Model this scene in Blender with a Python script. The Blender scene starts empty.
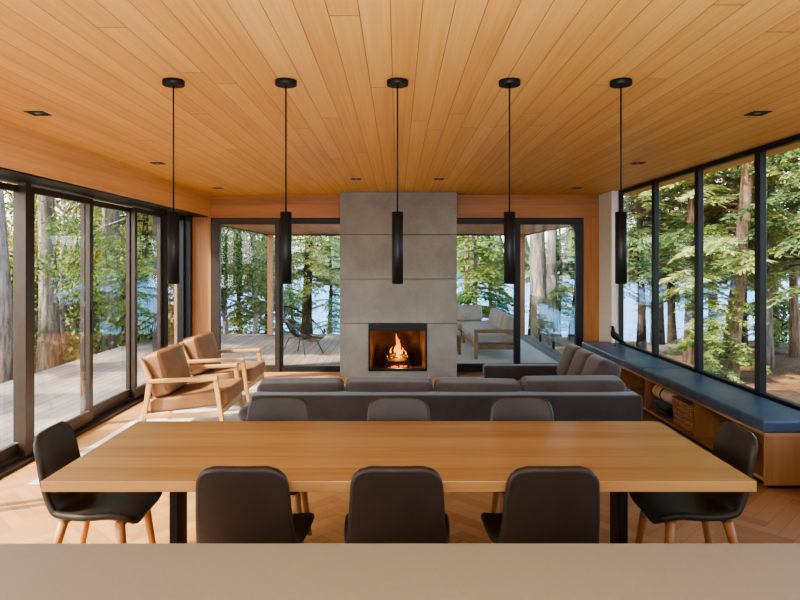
import bpy, bmesh, math, random
from mathutils import Vector, Matrix, Euler

C = bpy.context.scene.collection
R = math.radians
rnd = random.Random(7)

# ------------------------------------------------------------------ materials
def hexc(h):
    h = h.lstrip('#')
    out = []
    for i in (0, 2, 4):
        c = int(h[i:i+2], 16) / 255
        out.append(c/12.92 if c <= .04045 else ((c+.055)/1.055)**2.4)
    return (*out, 1)

class NT:
    """small node tree writer"""
    def __init__(self, name):
        self.mat = bpy.data.materials.new(name)
        self.mat.use_nodes = True
        self.t = self.mat.node_tree
        self.n = self.t.nodes
        self.bsdf = self.n['Principled BSDF']
        self.out = self.n['Material Output']
    def add(self, typ, **kw):
        nd = self.n.new(typ)
        for k, v in kw.items():
            setattr(nd, k, v)
        return nd
    def put(self, sock, v):
        if v is None:
            return
        if isinstance(v, bpy.types.NodeSocket):
            self.t.links.new(v, sock)
        else:
            sock.default_value = v
    def m(self, op, a, b=None, c=None):
        nd = self.add('ShaderNodeMath', operation=op)
        self.put(nd.inputs[0], a); self.put(nd.inputs[1], b); self.put(nd.inputs[2], c)
        return nd.outputs[0]
    def mix(self, f, a, b, blend='MIX'):
        nd = self.add('ShaderNodeMix', data_type='RGBA', blend_type=blend)
        self.put(nd.inputs[0], f); self.put(nd.inputs[6], a); self.put(nd.inputs[7], b)
        return nd.outputs[2]
    def fmix(self, f, a, b):
        nd = self.add('ShaderNodeMix', data_type='FLOAT')
        self.put(nd.inputs[0], f); self.put(nd.inputs[2], a); self.put(nd.inputs[3], b)
        return nd.outputs[0]
    def noise(self, vec, scale, detail=3, rough=.55, dist=0):
        nd = self.add('ShaderNodeTexNoise')
        self.put(nd.inputs['Vector'], vec)
        nd.inputs['Scale'].default_value = scale
        nd.inputs['Detail'].default_value = detail
        nd.inputs['Roughness'].default_value = rough
        nd.inputs['Distortion'].default_value = dist
        return nd.outputs['Fac']
    def ramp(self, f, *stops):
        nd = self.add('ShaderNodeValToRGB')
        e = nd.color_ramp.elements
        while len(e) < len(stops):
            e.new(.5)
        for el, (p, c) in zip(e, stops):
            el.position = p; el.color = c
        self.put(nd.inputs[0], f)
        return nd.outputs[0]
    def vec(self, x, y, z):
        nd = self.add('ShaderNodeCombineXYZ')
        self.put(nd.inputs[0], x); self.put(nd.inputs[1], y); self.put(nd.inputs[2], z)
        return nd.outputs[0]
    def sep(self, v):
        nd = self.add('ShaderNodeSeparateXYZ')
        self.put(nd.inputs[0], v)
        return nd.outputs
    def scale(self, v, s):
        nd = self.add('ShaderNodeMapping')
        self.put(nd.inputs[0], v)
        nd.inputs['Scale'].default_value = s
        return nd.outputs[0]
    def white(self, v):
        nd = self.add('ShaderNodeTexWhiteNoise', noise_dimensions='3D')
        self.put(nd.inputs[0], v)
        return nd.outputs['Value']
    def obj(self):
        return self.add('ShaderNodeTexCoord').outputs['Object']
    def pos(self):
        return self.add('ShaderNodeNewGeometry').outputs['Position']
    def bump(self, h, strength=.3, dist=.01):
        nd = self.add('ShaderNodeBump')
        nd.inputs['Strength'].default_value = strength
        nd.inputs['Distance'].default_value = dist
        self.put(nd.inputs['Height'], h)
        self.put(self.bsdf.inputs['Normal'], nd.outputs[0])
    def base(self, col, rough=.5, metal=0, spec=None):
        self.put(self.bsdf.inputs['Base Color'], col)
        self.put(self.bsdf.inputs['Roughness'], rough)
        self.put(self.bsdf.inputs['Metallic'], metal)
        if spec is not None:
            self.bsdf.inputs['Specular IOR Level'].default_value = spec

def plain(name, h, rough=.5, metal=0, var=.12, scale=9, spec=None, bump=0):
    t = NT(name)
    f = t.noise(t.obj(), scale, 4)
    c = hexc(h)
    d = tuple(x*(1-var) for x in c[:3]) + (1,)
    e = tuple(min(1, x*(1+var)) for x in c[:3]) + (1,)
    t.base(t.ramp(f, (.3, d), (.7, e)), rough, metal, spec)
    if bump:
        t.bump(t.noise(t.obj(), scale*25, 2), bump, .002)
    return t.mat

def wood(name, dark, light, axis, rough=.45, fine=38, board=0, bt=2):
    """axis: grain direction 0/1/2 in object space; board>0 adds board joints across bt"""
    t = NT(name)
    p = t.obj()
    s = [fine]*3; s[axis] = 1.3
    s2 = [5.0]*3; s2[axis] = .35
    g = t.noise(t.scale(p, s), 1, 3, .6, .3)
    b = t.noise(t.scale(p, s2), 1, 2, .5, .8)
    f = t.m('ADD', t.m('MULTIPLY', g, .5), t.m('MULTIPLY', b, .5))
    if board:
        c = t.sep(p)
        u = t.m('DIVIDE', c[bt], board)
        r = t.white(t.vec(t.m('FLOOR', u), 3.0, 1.0))
        f = t.m('ADD', f, t.m('MULTIPLY', t.m('SUBTRACT', r, .5), .16))
    col = t.ramp(f, (.3, hexc(dark)), (.7, hexc(light)))
    if board:
        fr = t.m('FRACT', u)
        gr = t.m('LESS_THAN', fr, .012)
        col = t.mix(t.m('MULTIPLY', gr, .45), col, hexc('3a1c08'))
    t.base(col, rough)
    t.bump(g, .08, .002)
    return t.mat

def ceiling_mat():
    t = NT('cedar_planks')
    c = t.sep(t.pos())
    u = t.m('DIVIDE', t.m('ADD', c[0], .03), .127)
    i = t.m('FLOOR', u)
    r1 = t.white(t.vec(i, 7.0, 0.0))
    v = t.m('ADD', t.m('DIVIDE', c[1], 4.6), t.m('MULTIPLY', r1, 5.0))
    j = t.m('FLOOR', v)
    r2 = t.white(t.vec(i, j, 2.0))
    gv = t.vec(t.m('ADD', t.m('MULTIPLY', c[0], 55), t.m('MULTIPLY', r2, 30)), t.m('MULTIPLY', c[1], .9), r2)
    g = t.noise(gv, 1, 3, .6, .25)
    gv2 = t.vec(t.m('ADD', t.m('MULTIPLY', c[0], 9), t.m('MULTIPLY', r2, 50)), t.m('MULTIPLY', c[1], .45), r2)
    g2 = t.noise(gv2, 1, 2, .5, .5)
    f = t.m('ADD', t.m('MULTIPLY', g, .48), t.m('MULTIPLY', g2, .37))
    f = t.m('ADD', f, t.m('MULTIPLY', r2, .15))
    col = t.ramp(f, (.2, hexc('b27e44')), (.45, hexc('c79656')), (.62, hexc('d0a262')), (.8, hexc('dab476')))
    fr = t.m('FRACT', u)
    gr = t.m('LESS_THAN', fr, .030)
    fv = t.m('FRACT', v)
    ge = t.m('LESS_THAN', fv, .0015)
    k = t.m('MAXIMUM', gr, ge)
    col = t.mix(t.m('MULTIPLY', k, .78), col, hexc('40200a'))
    t.base(col, .5, 0, .3)
    return t.mat

def floor_mat():
    t = NT('oak_herringbone')
    c = t.sep(t.pos())
    w, n = .095, 6
    a = .70710678
    x = t.m('DIVIDE', t.m('ADD', t.m('MULTIPLY', c[0], a), t.m('MULTIPLY', c[1], a)), w)
    y = t.m('DIVIDE', t.m('SUBTRACT', t.m('MULTIPLY', c[1], a), t.m('MULTIPLY', c[0], a)), w)
    x = t.m('ADD', x, 400.0); y = t.m('ADD', y, 400.0)
    i = t.m('FLOOR', x); j = t.m('FLOOR', y)
    d = t.m('SUBTRACT', i, j)
    q = t.m('FLOOR', t.m('DIVIDE', d, 2.0*n))
    mo = t.m('SUBTRACT', d, t.m('MULTIPLY', q, 2.0*n))
    hor = t.m('LESS_THAN', mo, n-.5)
    fx = t.m('FRACT', x); fy = t.m('FRACT', y)
    across = t.fmix(hor, fx, fy)
    along_h = t.m('ADD', mo, fx)
    along_v = t.m('ADD', t.m('SUBTRACT', 2.0*n-1, mo), fy)
    along = t.fmix(hor, along_v, along_h)
    idv = t.vec(t.fmix(hor, i, q), t.fmix(hor, q, j), hor)
    r = t.white(idv)
    gv = t.vec(t.m('ADD', t.m('MULTIPLY', across, 5), t.m('MULTIPLY', r, 40)), t.m('MULTIPLY', along, .25), r)
    g = t.noise(gv, 1, 4, .6, .4)
    f = t.m('ADD', t.m('MULTIPLY', g, .5), t.m('MULTIPLY', r, .5))
    col = t.ramp(f, (.15, hexc('996c42')), (.5, hexc('a97c4f')), (.85, hexc('b78a5c')))
    e = t.m('LESS_THAN', t.m('MINIMUM', across, t.m('SUBTRACT', 1.0, across)), .016)
    e2 = t.m('LESS_THAN', t.m('MINIMUM', along, t.m('SUBTRACT', float(n), along)), .016)
    col = t.mix(t.m('MULTIPLY', t.m('MAXIMUM', e, e2), .55), col, hexc('4a2a10'))
    t.base(col, t.fmix(g, .38, .52), 0, .4)
    return t.mat

def glass_mat(name, tint='eef6f4', k=1.9):
    t = NT(name)
    geo = t.add('ShaderNodeNewGeometry')
    dp = t.add('ShaderNodeVectorMath', operation='DOT_PRODUCT')
    t.put(dp.inputs[0], geo.outputs['Normal']); t.put(dp.inputs[1], geo.outputs['Incoming'])
    c = t.m('ABSOLUTE', dp.outputs['Value'])
    f = t.m('POWER', t.m('SUBTRACT', 1.0, c), 5.0)
    f = t.m('MINIMUM', t.m('MULTIPLY', t.m('ADD', t.m('MULTIPLY', f, .96), .04), k), .9)
    tr = t.add('ShaderNodeBsdfTransparent'); tr.inputs[0].default_value = hexc(tint)
    gl = t.add('ShaderNodeBsdfGlossy'); gl.inputs['Roughness'].default_value = .005
    mx = t.add('ShaderNodeMixShader')
    t.put(mx.inputs[0], f); t.put(mx.inputs[1], tr.outputs[0]); t.put(mx.inputs[2], gl.outputs[0])
    t.put(t.out.inputs[0], mx.outputs[0])
    return t.mat

def leaf_mat(name, *cols, trans=.45):
    t = NT(name)
    oi = t.add('ShaderNodeObjectInfo')
    f = t.noise(t.obj(), 1.1, 3, .7)
    f2 = t.noise(t.obj(), 9, 1, .5)
    f = t.m('ADD', t.m('ADD', t.m('MULTIPLY', f, .55), t.m('MULTIPLY', f2, .4)), t.m('MULTIPLY', t.m('SUBTRACT', oi.outputs['Random'], .5), .25))
    n = len(cols)
    col = t.ramp(f, *[(.28 + .42*k/(n-1), hexc(h)) for k, h in enumerate(cols)])
    d = t.add('ShaderNodeBsdfDiffuse'); t.put(d.inputs[0], col)
    tl = t.add('ShaderNodeBsdfTranslucent'); t.put(tl.inputs[0], col)
    mx = t.add('ShaderNodeMixShader'); mx.inputs[0].default_value = trans
    t.put(mx.inputs[1], d.outputs[0]); t.put(mx.inputs[2], tl.outputs[0])
    t.put(t.out.inputs[0], mx.outputs[0])
    return t.mat

def concrete_mat():
    t = NT('board_concrete')
    p = t.pos()
    a = t.noise(p, 2.2, 5, .6, .4); b = t.noise(p, 34, 3, .7)
    f = t.m('ADD', t.m('MULTIPLY', a, .75), t.m('MULTIPLY', b, .25))
    col = t.ramp(f, (.3, hexc('79756f')), (.55, hexc('8a8680')), (.75, hexc('98948d')))
    t.base(col, .75, 0, .25)
    t.bump(b, .12, .004)
    return t.mat

def leather(name, dark, light, rough, spec=.5):
    t = NT(name)
    f = t.noise(t.obj(), 3.5, 3)
    v = t.add('ShaderNodeTexVoronoi'); v.inputs['Scale'].default_value = 260
    t.put(v.inputs['Vector'], t.obj())
    t.base(t.ramp(f, (.3, hexc(dark)), (.7, hexc(light))), rough, 0, spec)
    t.bump(v.outputs['Distance'], .12, .001)
    return t.mat

def fabric(name, dark, light, weave=420):
    t = NT(name)
    p = t.obj()
    f = t.noise(p, 5, 4)
    h = t.noise(p, weave, 1)
    f = t.m('ADD', t.m('MULTIPLY', f, .6), t.m('MULTIPLY', h, .4))
    t.base(t.ramp(f, (.32, hexc(dark)), (.68, hexc(light))), .9, 0, .2)
    t.bsdf.inputs['Sheen Weight'].default_value = .25
    t.bump(h, .25, .002)
    return t.mat

def emit(name, h, strength):
    t = NT(name)
    t.base(hexc('000000'), 1)
    t.bsdf.inputs['Emission Color'].default_value = hexc(h)
    t.bsdf.inputs['Emission Strength'].default_value = strength
    return t.mat

def flame_mat():
    t = NT('flame')
    c = t.sep(t.obj())
    f = t.m('ADD', t.m('MULTIPLY', c[2], 2.6), t.m('MULTIPLY', t.noise(t.obj(), 9, 2), .3))
    col = t.ramp(f, (.15, hexc('ffb840')), (.5, hexc('ff8a1a')), (.9, hexc('f06008')))
    em = t.add('ShaderNodeEmission'); t.put(em.inputs[0], col); em.inputs[1].default_value = 2.2
    t.put(t.out.inputs[0], em.outputs[0])
    return t.mat

def basket_mat():
    t = NT('woven_rush')
    p = t.obj()
    w1 = t.add('ShaderNodeTexWave', wave_type='BANDS', bands_direction='Z'); t.put(w1.inputs['Vector'], p)
    w1.inputs['Scale'].default_value = 22; w1.inputs['Distortion'].default_value = 5; w1.inputs['Detail'].default_value = 2
    n = t.noise(p, 60, 2)
    f = t.m('ADD', t.m('MULTIPLY', w1.outputs['Fac'], .5), t.m('MULTIPLY', n, .5))
    t.base(t.ramp(f, (.25, hexc('7a5a3a')), (.45, hexc('cfa67a')), (.75, hexc('efd2a8'))), .85, 0, .2)
    t.bump(f, .8, .012)
    return t.mat

def blanket_mat():
    t = NT('striped_wool')
    c = t.sep(t.obj())
    f = t.m('DIVIDE', t.m('SUBTRACT', c[1], 6.5), .47)
    nd = t.add('ShaderNodeValToRGB'); nd.color_ramp.interpolation = 'CONSTANT'
    e = nd.color_ramp.elements
    st = [(0, 'e2d3bb'), (.36, '2f2a2a'), (.43, 'dfcdb0'), (.60, 'd9b878'), (.76, 'e5d8c4'), (.82, 'a5433a'), (.92, 'd8a2a0')]
    while len(e) < len(st): e.new(.5)
    for el, (p, h) in zip(e, st): el.position = p; el.color = hexc(h)
    t.put(nd.inputs[0], f)
    t.base(nd.outputs[0], .95, 0, .1)
    t.bump(t.noise(t.obj(), 300, 2), .4, .003)
    return t.mat

def rug_mat():
    t = NT('pale_wool_rug')
    p = t.pos()
    f = t.noise(t.scale(p, (7, 42, 1)), 1, 3, .6)
    g = t.noise(p, 220, 1)
    f = t.m('ADD', t.m('MULTIPLY', f, .6), t.m('MULTIPLY', g, .4))
    t.base(t.ramp(f, (.3, hexc('a39a92')), (.7, hexc('d2c9c0'))), .95, 0, .1)
    t.bump(g, .5, .004)
    return t.mat

def deck_mat():
    t = NT('weathered_deck')
    c = t.sep(t.pos())
    u = t.m('DIVIDE', c[0], .14)
    i = t.m('FLOOR', u)
    r = t.white(t.vec(i, 1.0, 4.0))
    g = t.noise(t.vec(t.m('MULTIPLY', c[0], 30), t.m('MULTIPLY', c[1], .8), r), 1, 3)
    f = t.m('ADD', t.m('MULTIPLY', g, .6), t.m('MULTIPLY', r, .4))
    col = t.ramp(f, (.2, hexc('665b53')), (.8, hexc('8c8076')))
    gr = t.m('LESS_THAN', t.m('FRACT', u), .07)
    col = t.mix(t.m('MULTIPLY', gr, .85), col, hexc('1c1612'))
    t.base(col, .75, 0, .25)
    return t.mat

def ground_mat():
    t = NT('forest_floor')
    p = t.pos()
    a = t.noise(p, .7, 4, .6); b = t.noise(p, 14, 4, .8)
    f = t.m('ADD', t.m('MULTIPLY', a, .5), t.m('MULTIPLY', b, .5))
    col = t.ramp(f, (.34, hexc('3d2a1c')), (.5, hexc('7a5a40')), (.62, hexc('a07d5c')), (.8, hexc('6d7040')))
    t.base(col, .95, 0, .1)
    t.bump(b, .9, .06)
    return t.mat

def water_mat():
    t = NT('lake_water')
    p = t.pos()
    n = t.noise(t.scale(p, (.8, 2.6, 1)), 1, 4, .65)
    col = t.ramp(n, (.35, hexc('1d4f84')), (.65, hexc('4a88bb')))
    t.base(col, .25, 0, .25)
    t.bump(n, .6, .15)
    return t.mat

def bark(name, dark, light, zs=1.2):
    t = NT(name)
    p = t.obj()
    f = t.noise(t.scale(p, (16, 16, zs*2)), 1, 4, .7)
    t.base(t.ramp(f, (.35, hexc(dark)), (.65, hexc(light))), .9, 0, .15)
    t.bump(f, .8, .03)
    return t.mat

def firebrick_mat():
    t = NT('firebrick')
    p = t.obj()
    f = t.noise(p, 6, 4)
    t.base(t.ramp(f, (.3, hexc('2a1a12')), (.7, hexc('6d4c36'))), .85, 0, .2)
    return t.mat

M = {}
M['ceiling'] = ceiling_mat()
M['floor'] = floor_mat()
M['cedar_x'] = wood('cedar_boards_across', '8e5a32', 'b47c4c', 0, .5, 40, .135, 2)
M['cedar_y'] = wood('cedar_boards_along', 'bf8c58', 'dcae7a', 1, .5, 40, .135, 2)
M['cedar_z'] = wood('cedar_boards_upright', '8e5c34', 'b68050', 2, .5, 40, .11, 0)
M['table_oak'] = wood('oak_tabletop', '98744a', 'b58f60', 0, .27, 30, .17, 1)
M['oak'] = wood('oak_chair_frame', 'a67a48', 'c89a62', 0, .42, 40)
M['oak_leg'] = wood('walnut_toned_leg', '9a6840', 'c08a58', 2, .4, 50)
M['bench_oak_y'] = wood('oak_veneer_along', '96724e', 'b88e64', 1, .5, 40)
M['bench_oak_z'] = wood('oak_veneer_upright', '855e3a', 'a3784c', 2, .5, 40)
M['teak'] = wood('teak', '8a6a4e', 'b08c6a', 1, .6, 30)
M['porch_wood'] = wood('porch_cedar', 'b0835c', 'd2a67c', 1, .6, 30, .14, 0)
M['post_wood'] = wood('post_cedar', 'a06c46', 'c89468', 2, .6, 30)
M['black'] = plain('black_metal', '17171a', .45, .3, .1)
M['black_soft'] = plain('satin_black', '121213', .5, 0, .1, 9, .25)
M['bronze'] = plain('dark_bronze_frame', '3a2f28', .4, .35, .12)
M['glass'] = glass_mat('window_glass')
M['door_glass'] = glass_mat('back_door_glass', 'f6fbfa', 1.15)
M['rail_glass'] = glass_mat('railing_glass', 'd8ece6', 1.3)
M['concrete'] = concrete_mat()
M['white'] = plain('white_plaster', 'd9d2c8', .8, 0, .03)
M['counter'] = plain('greige_quartz', '85827c', .5, 0, .05, 160, .35)
M['chair_leather'] = leather('dark_brown_leather', '2a231f', '3a312c', .46, .3)
M['piping'] = plain('leather_edge', '4a403a', .4, 0, .1)
M['tan'] = leather('tan_leather', '785436', '946a48', .55, .35)
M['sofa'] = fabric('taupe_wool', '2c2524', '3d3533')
M['sofa_lit'] = fabric('taupe_wool_lit', '3a3230', '4d4340')  # lighter copy of the sofa wool, light painted into the back cushions
M['navy'] = leather('navy_leather', '323d4c', '4a586c', .36, .5)
M['rug'] = rug_mat()
M['deck'] = deck_mat()
M['ground'] = ground_mat()
M['water'] = water_mat()
M['bark_grey'] = bark('grey_bark', '5a5048', 'a2968a')
M['bark_dark'] = bark('dark_bark', '2c231c', '5e4c3d')
M['bark_pine'] = bark('pine_bark', '5a4434', 'a58872')
M['bark_birch'] = bark('birch_bark', '8c857c', 'd8d2c8', 6)
M['leaf_conifer'] = leaf_mat('conifer_needles', '43563a', '728656', 'a4ae6e', 'cec892')
M['leaf_bright'] = leaf_mat('sunny_needles', '627c46', '96aa5c', 'c0c478', 'dcd698')
M['leaf_deep'] = leaf_mat('deep_needles', '3b503c', '5c7854', '889a68', 'b4b884')
M['leaf_autumn'] = leaf_mat('autumn_leaves', '6b6a20', 'b08a26', 'd08a2a', 'c9a63c')
M['leaf_green'] = leaf_mat('broad_leaves', '465c36', '748a4c', 'a0a864', 'c8bc78')
M['far_forest'] = leaf_mat('far_forest', '3c5040', '55694c', '768260', trans=.1)  # distance haze painted in as muted greens
M['lake_rock'] = plain('grey_rock', '6e665e', .9, 0, .3, 4, .1, .5)
M['flame'] = flame_mat()
M['firebrick'] = firebrick_mat()
M['char'] = plain('charred_bark', '2a1b12', .95, 0, .5, 18, .1)
M['ember'] = emit('ember', 'ff5a10', 3.0)
M['basket'] = basket_mat()
M['blanket'] = blanket_mat()
M['wool_black'] = fabric('charcoal_wool', '1b1d20', '2b2e33', 300)
M['log'] = bark('firewood_bark', '7a4a28', 'b97f4c')
M['log_end'] = plain('split_wood', 'c78f58', .8, 0, .2, 12)
M['outdoor_fabric'] = fabric('grey_outdoor_fabric', 'aaa29c', 'c8c0b9')
M['outdoor_rug'] = fabric('grey_outdoor_rug', 'a39b92', 'c0b8ae', 200)
M['cord'] = plain('olive_cord', '2b2a1c', .6, 0, .1)

# ------------------------------------------------------------------ mesh builder
class MB:
    def __init__(self):
        self.v, self.f, self.mi, self.sm = [], [], [], []
    def add(self, vs, fs, mi=0, smooth=False):
        o = len(self.v)
        self.v += [tuple(x) for x in vs]
        self.f += [tuple(i+o for i in f) for f in fs]
        self.mi += [mi]*len(fs)
        self.sm += [smooth]*len(fs)
    def box(self, x0, x1, y0, y1, z0, z1, mi=0, M=None):
        vs = [Vector((x, y, z)) for x in (x0, x1) for y in (y0, y1) for z in (z0, z1)]
        if M: vs = [M @ v for v in vs]
        self.add(vs, [(0, 1, 3, 2), (4, 6, 7, 5), (0, 4, 5, 1), (2, 3, 7, 6), (0, 2, 6, 4), (1, 5, 7, 3)], mi)
    def rbox(self, x0, x1, y0, y1, z0, z1, r=.01, seg=2, sub=1, puff=0, M=None, mi=0, pax=2, sag=None):
        """rounded box; puff bulges the two faces across axis pax"""
        c = Vector(((x0+x1)/2, (y0+y1)/2, (z0+z1)/2)); h = Vector((abs(x1-x0)/2, abs(y1-y0)/2, abs(z1-z0)/2))
        r = min(r, min(h)*.999)
        axes = []
        for k in range(3):
            inn = h[k]-r
            # arc samples at equal angles
            a = [inn + r*math.tan(math.pi/4*q/seg) for q in range(seg+1)]
            mid = [-inn + 2*inn*q/sub for q in range(1, sub)] if inn > 1e-6 else []
            axes.append([-x for x in reversed(a)] + mid + (a if inn > 1e-6 else a[1:]))
        idx = {}; vs = []
        def vert(p):
            key = (round(p[0], 6), round(p[1], 6), round(p[2], 6))
            if key in idx: return idx[key]
            q = Vector(p)
            cl = Vector([max(-(h[k]-r), min(h[k]-r, q[k])) for k in range(3)])
            d = q-cl
            if d.length > 1e-9: q = cl + d.normalized()*r
            if puff:
                o = [k for k in range(3) if k != pax]
                a, b = q[o[0]]/h[o[0]], q[o[1]]/h[o[1]]
                q[pax] *= 1 + puff*(1-min(1, abs(a))**2.5)*(1-min(1, abs(b))**2.5)
                e = q[pax]/h[pax]
                for kk, w in ((o[0], b), (o[1], a)):
                    q[kk] *= 1 - .10*puff*(w*w)
            if sag: q = sag(q)
            q = q + c
            if M: q = M @ q
            idx[key] = len(vs); vs.append(q); return idx[key]
        fs = []
        for k in range(3):
            a, b = [q for q in range(3) if q != k]
            for s in (-1, 1):
                A, B = axes[a], axes[b]
                for i in range(len(A)-1):
                    for j in range(len(B)-1):
                        quad = []
                        for (u, w) in ((i, j), (i+1, j), (i+1, j+1), (i, j+1)):
                            p = [0, 0, 0]; p[k] = s*h[k]; p[a] = A[u]; p[b] = B[w]
                            quad.append(vert(p))
                        if len(set(quad)) < 3: continue
                        flip = (s > 0) ^ (k == 1)
                        fs.append(tuple(quad) if flip else tuple(reversed(quad)))
        self.add(vs, fs, mi, True)
    def tube(self, pts, rad, n=8, cap=True, mi=0, closed=False, flat=None):
        pts = [Vector(p) for p in pts]
        if not isinstance(rad, (list, tuple)): rad = [rad]*len(pts)
        N = len(pts); vs = []; fs = []
        prev = None
        for i, p in enumerate(pts):
            if closed: tg = pts[(i+1) % N]-pts[i-1]
            else: tg = pts[min(i+1, N-1)]-pts[max(i-1, 0)]
            tg.normalize()
            if prev is None:
                a = Vector((0, 0, 1)) if abs(tg.z) < .9 else Vector((1, 0, 0))
                u = tg.cross(a).normalized()
            else:
                u = (prev - tg*prev.dot(tg)).normalized()
            w = tg.cross(u); prev = u
            for k in range(n):
                t = 2*math.pi*k/n
                vs.append(p + (u*math.cos(t) + w*math.sin(t))*rad[i])
        for i in range(N if closed else N-1):
            for k in range(n):
                a = i*n+k; b = i*n+(k+1) % n
                c = ((i+1) % N)*n+(k+1) % n; d = ((i+1) % N)*n+k
                fs.append((a, b, c, d))
        if cap and not closed:
            fs.append(tuple(reversed(range(n)))); fs.append(tuple(range((N-1)*n, N*n)))
        self.add(vs, fs, mi, True)
        if cap and not closed: self.sm[-1] = self.sm[-2] = False
    def bar(self, p, q, w, t, up=(0, 0, 1), w2=None, t2=None, r=None):
        """rectangular bar from p to q, w wide across (up x dir), t thick along up"""
        p, q = Vector(p), Vector(q); d = (q-p).normalized(); u = Vector(up)
        s = d.cross(u).normalized(); u = s.cross(d).normalized()
        w2 = w if w2 is None else w2; t2 = t if t2 is None else t2
        vs = []
        ch = .22
        for (c, ww, tt) in ((p, w, t), (q, w2, t2)):
            m = min(ww, tt)*ch
            for a, b in ((-ww/2+m, -tt/2), (ww/2-m, -tt/2), (ww/2, -tt/2+m), (ww/2, tt/2-m), (ww/2-m, tt/2), (-ww/2+m, tt/2), (-ww/2, tt/2-m), (-ww/2, -tt/2+m)):
                vs.append(c + s*a + u*b)
        fs = [tuple((k, (k+1) % 8, 8+(k+1) % 8, 8+k)) for k in range(8)]
        fs += [tuple(reversed(range(8))), tuple(range(8, 16))]
        self.add(vs, fs)
    def lathe(self, prof, c=(0, 0, 0), n=24, mi=0, smooth=True):
        vs, fs = [], []
        for r, z in prof:
            for k in range(n):
                t = 2*math.pi*k/n
                vs.append((c[0]+max(r, 1e-4)*math.cos(t), c[1]+max(r, 1e-4)*math.sin(t), c[2]+z))
        for i in range(len(prof)-1):
            for k in range(n):
                fs.append((i*n+k, i*n+(k+1) % n, (i+1)*n+(k+1) % n, (i+1)*n+k))
        fs.append(tuple(reversed(range(n)))); fs.append(tuple(range((len(prof)-1)*n, len(prof)*n)))
        self.add(vs, fs, mi, smooth)
        self.sm[-1] = self.sm[-2] = False
    def prism(self, poly, axis, a, b, mi=0):
        """poly: 2D points in the two other axes (in order), extruded from a to b"""
        o = [k for k in range(3) if k != axis]
        vs = []
        for t in (a, b):
            for u, w in poly:
                p = [0, 0, 0]; p[axis] = t; p[o[0]] = u; p[o[1]] = w; vs.append(p)
        n = len(poly)
        fs = [tuple(range(n)), tuple(reversed(range(n, 2*n)))]
        fs += [(k, n+k, n+(k+1) % n, (k+1) % n) for k in range(n)]
        self.add(vs, fs, mi)
    def build(self, name, mats, parent=None, fix=True):
        if not isinstance(mats, (list, tuple)): mats = [mats]
        off = Vector((0, 0, 0)); p = parent
        while p is not None:
            off += p.location; p = p.parent
        me = bpy.data.meshes.new(name)
        me.from_pydata([(x-off.x, y-off.y, z-off.z) for x, y, z in self.v], [], self.f)
        for m in mats: me.materials.append(m)
        me.polygons.foreach_set('material_index', self.mi)
        me.polygons.foreach_set('use_smooth', self.sm)
        if fix:
            bm = bmesh.new(); bm.from_mesh(me)
            bmesh.ops.recalc_face_normals(bm, faces=bm.faces)
            bm.to_mesh(me); bm.free()
        me.update()
        o = bpy.data.objects.new(name, me)
        C.objects.link(o)
        if parent is not None: o.parent = parent
        return o

def mod_bevel(o, w, seg=2, ang=35):
    b = o.modifiers.new('bevel', 'BEVEL'); b.width = w; b.segments = seg; b.limit_method = 'ANGLE'; b.angle_limit = R(ang)
    return o

def tag(o, label=None, cat=None, group=None, kind=None):
    if label: o['label'] = label
    if cat: o['category'] = cat
    if group: o['group'] = group
    if kind: o['kind'] = kind
    return o

def thing(name, loc, label, cat, group=None, kind=None):
    o = bpy.data.objects.new(name, None); C.objects.link(o); o.location = loc
    o.empty_display_size = .1
    return tag(o, label, cat, group, kind)

def struct(name, mb, mats):
    return tag(mb.build(name, mats), kind='structure')

def children(o):
    return [c for c in bpy.data.objects if c.parent is o]

def copy_tree(o, parent=None):
    c = o.copy(); C.objects.link(c)
    if parent is not None: c.parent = parent
    for ch in children(o): copy_tree(ch, c)
    return c

def box_part(name, mats, parent, *dims, bev=0):
    mb = MB(); mb.box(*dims); o = mb.build(name, mats, parent)
    if bev: mod_bevel(o, bev)
    return o

# ------------------------------------------------------------------ camera
H, F, CX, HY = 1.70, 640.0, 397.5, 261.0
cam_d = bpy.data.cameras.new('camera'); cam = bpy.data.objects.new('camera', cam_d); C.objects.link(cam)
cam.location = (0, 0, H); cam.rotation_euler = (R(90), 0, 0)
cam_d.sensor_width = 36; cam_d.lens = 36*F/800
cam_d.shift_x = (400-CX)/800; cam_d.shift_y = (HY-300)/800
cam_d.clip_end = 2000
bpy.context.scene.camera = cam

# ------------------------------------------------------------------ room shell
CZ = 2.71; XL, XR, YB = -3.17, 3.18, 9.80; Y0 = -3.4
mb = MB(); mb.box(-3.40, 3.45, Y0, YB+.10, -.12, 0); struct('floor', mb, M['floor'])
mb = MB(); mb.box(-3.55, 3.6, Y0-.2, YB+.14, CZ, CZ+.2); struct('ceiling', mb, M['ceiling'])
# left header over the sliding doors
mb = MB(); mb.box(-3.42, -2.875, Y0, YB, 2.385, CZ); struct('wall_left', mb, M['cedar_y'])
# back wall: inverted U round the two doors
mb = MB()
mb.prism([(-3.42, 0), (-2.86, 0), (-2.86, 2.36), (2.85, 2.36), (2.85, 0), (3.45, 0), (3.45, CZ), (-3.42, CZ)], 1, YB, YB+.14)
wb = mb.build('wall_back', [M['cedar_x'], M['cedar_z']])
bm = bmesh.new(); bm.from_mesh(wb.data)
bmesh.ops.bisect_plane(bm, geom=bm.verts[:]+bm.edges[:]+bm.faces[:], plane_co=(0, 0, 2.36), plane_no=(0, 0, 1))
for f in bm.faces: f.material_index = 1 if f.calc_center_median().z < 2.36 else 0
bm.to_mesh(wb.data); bm.free(); tag(wb, kind='structure')
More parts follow.
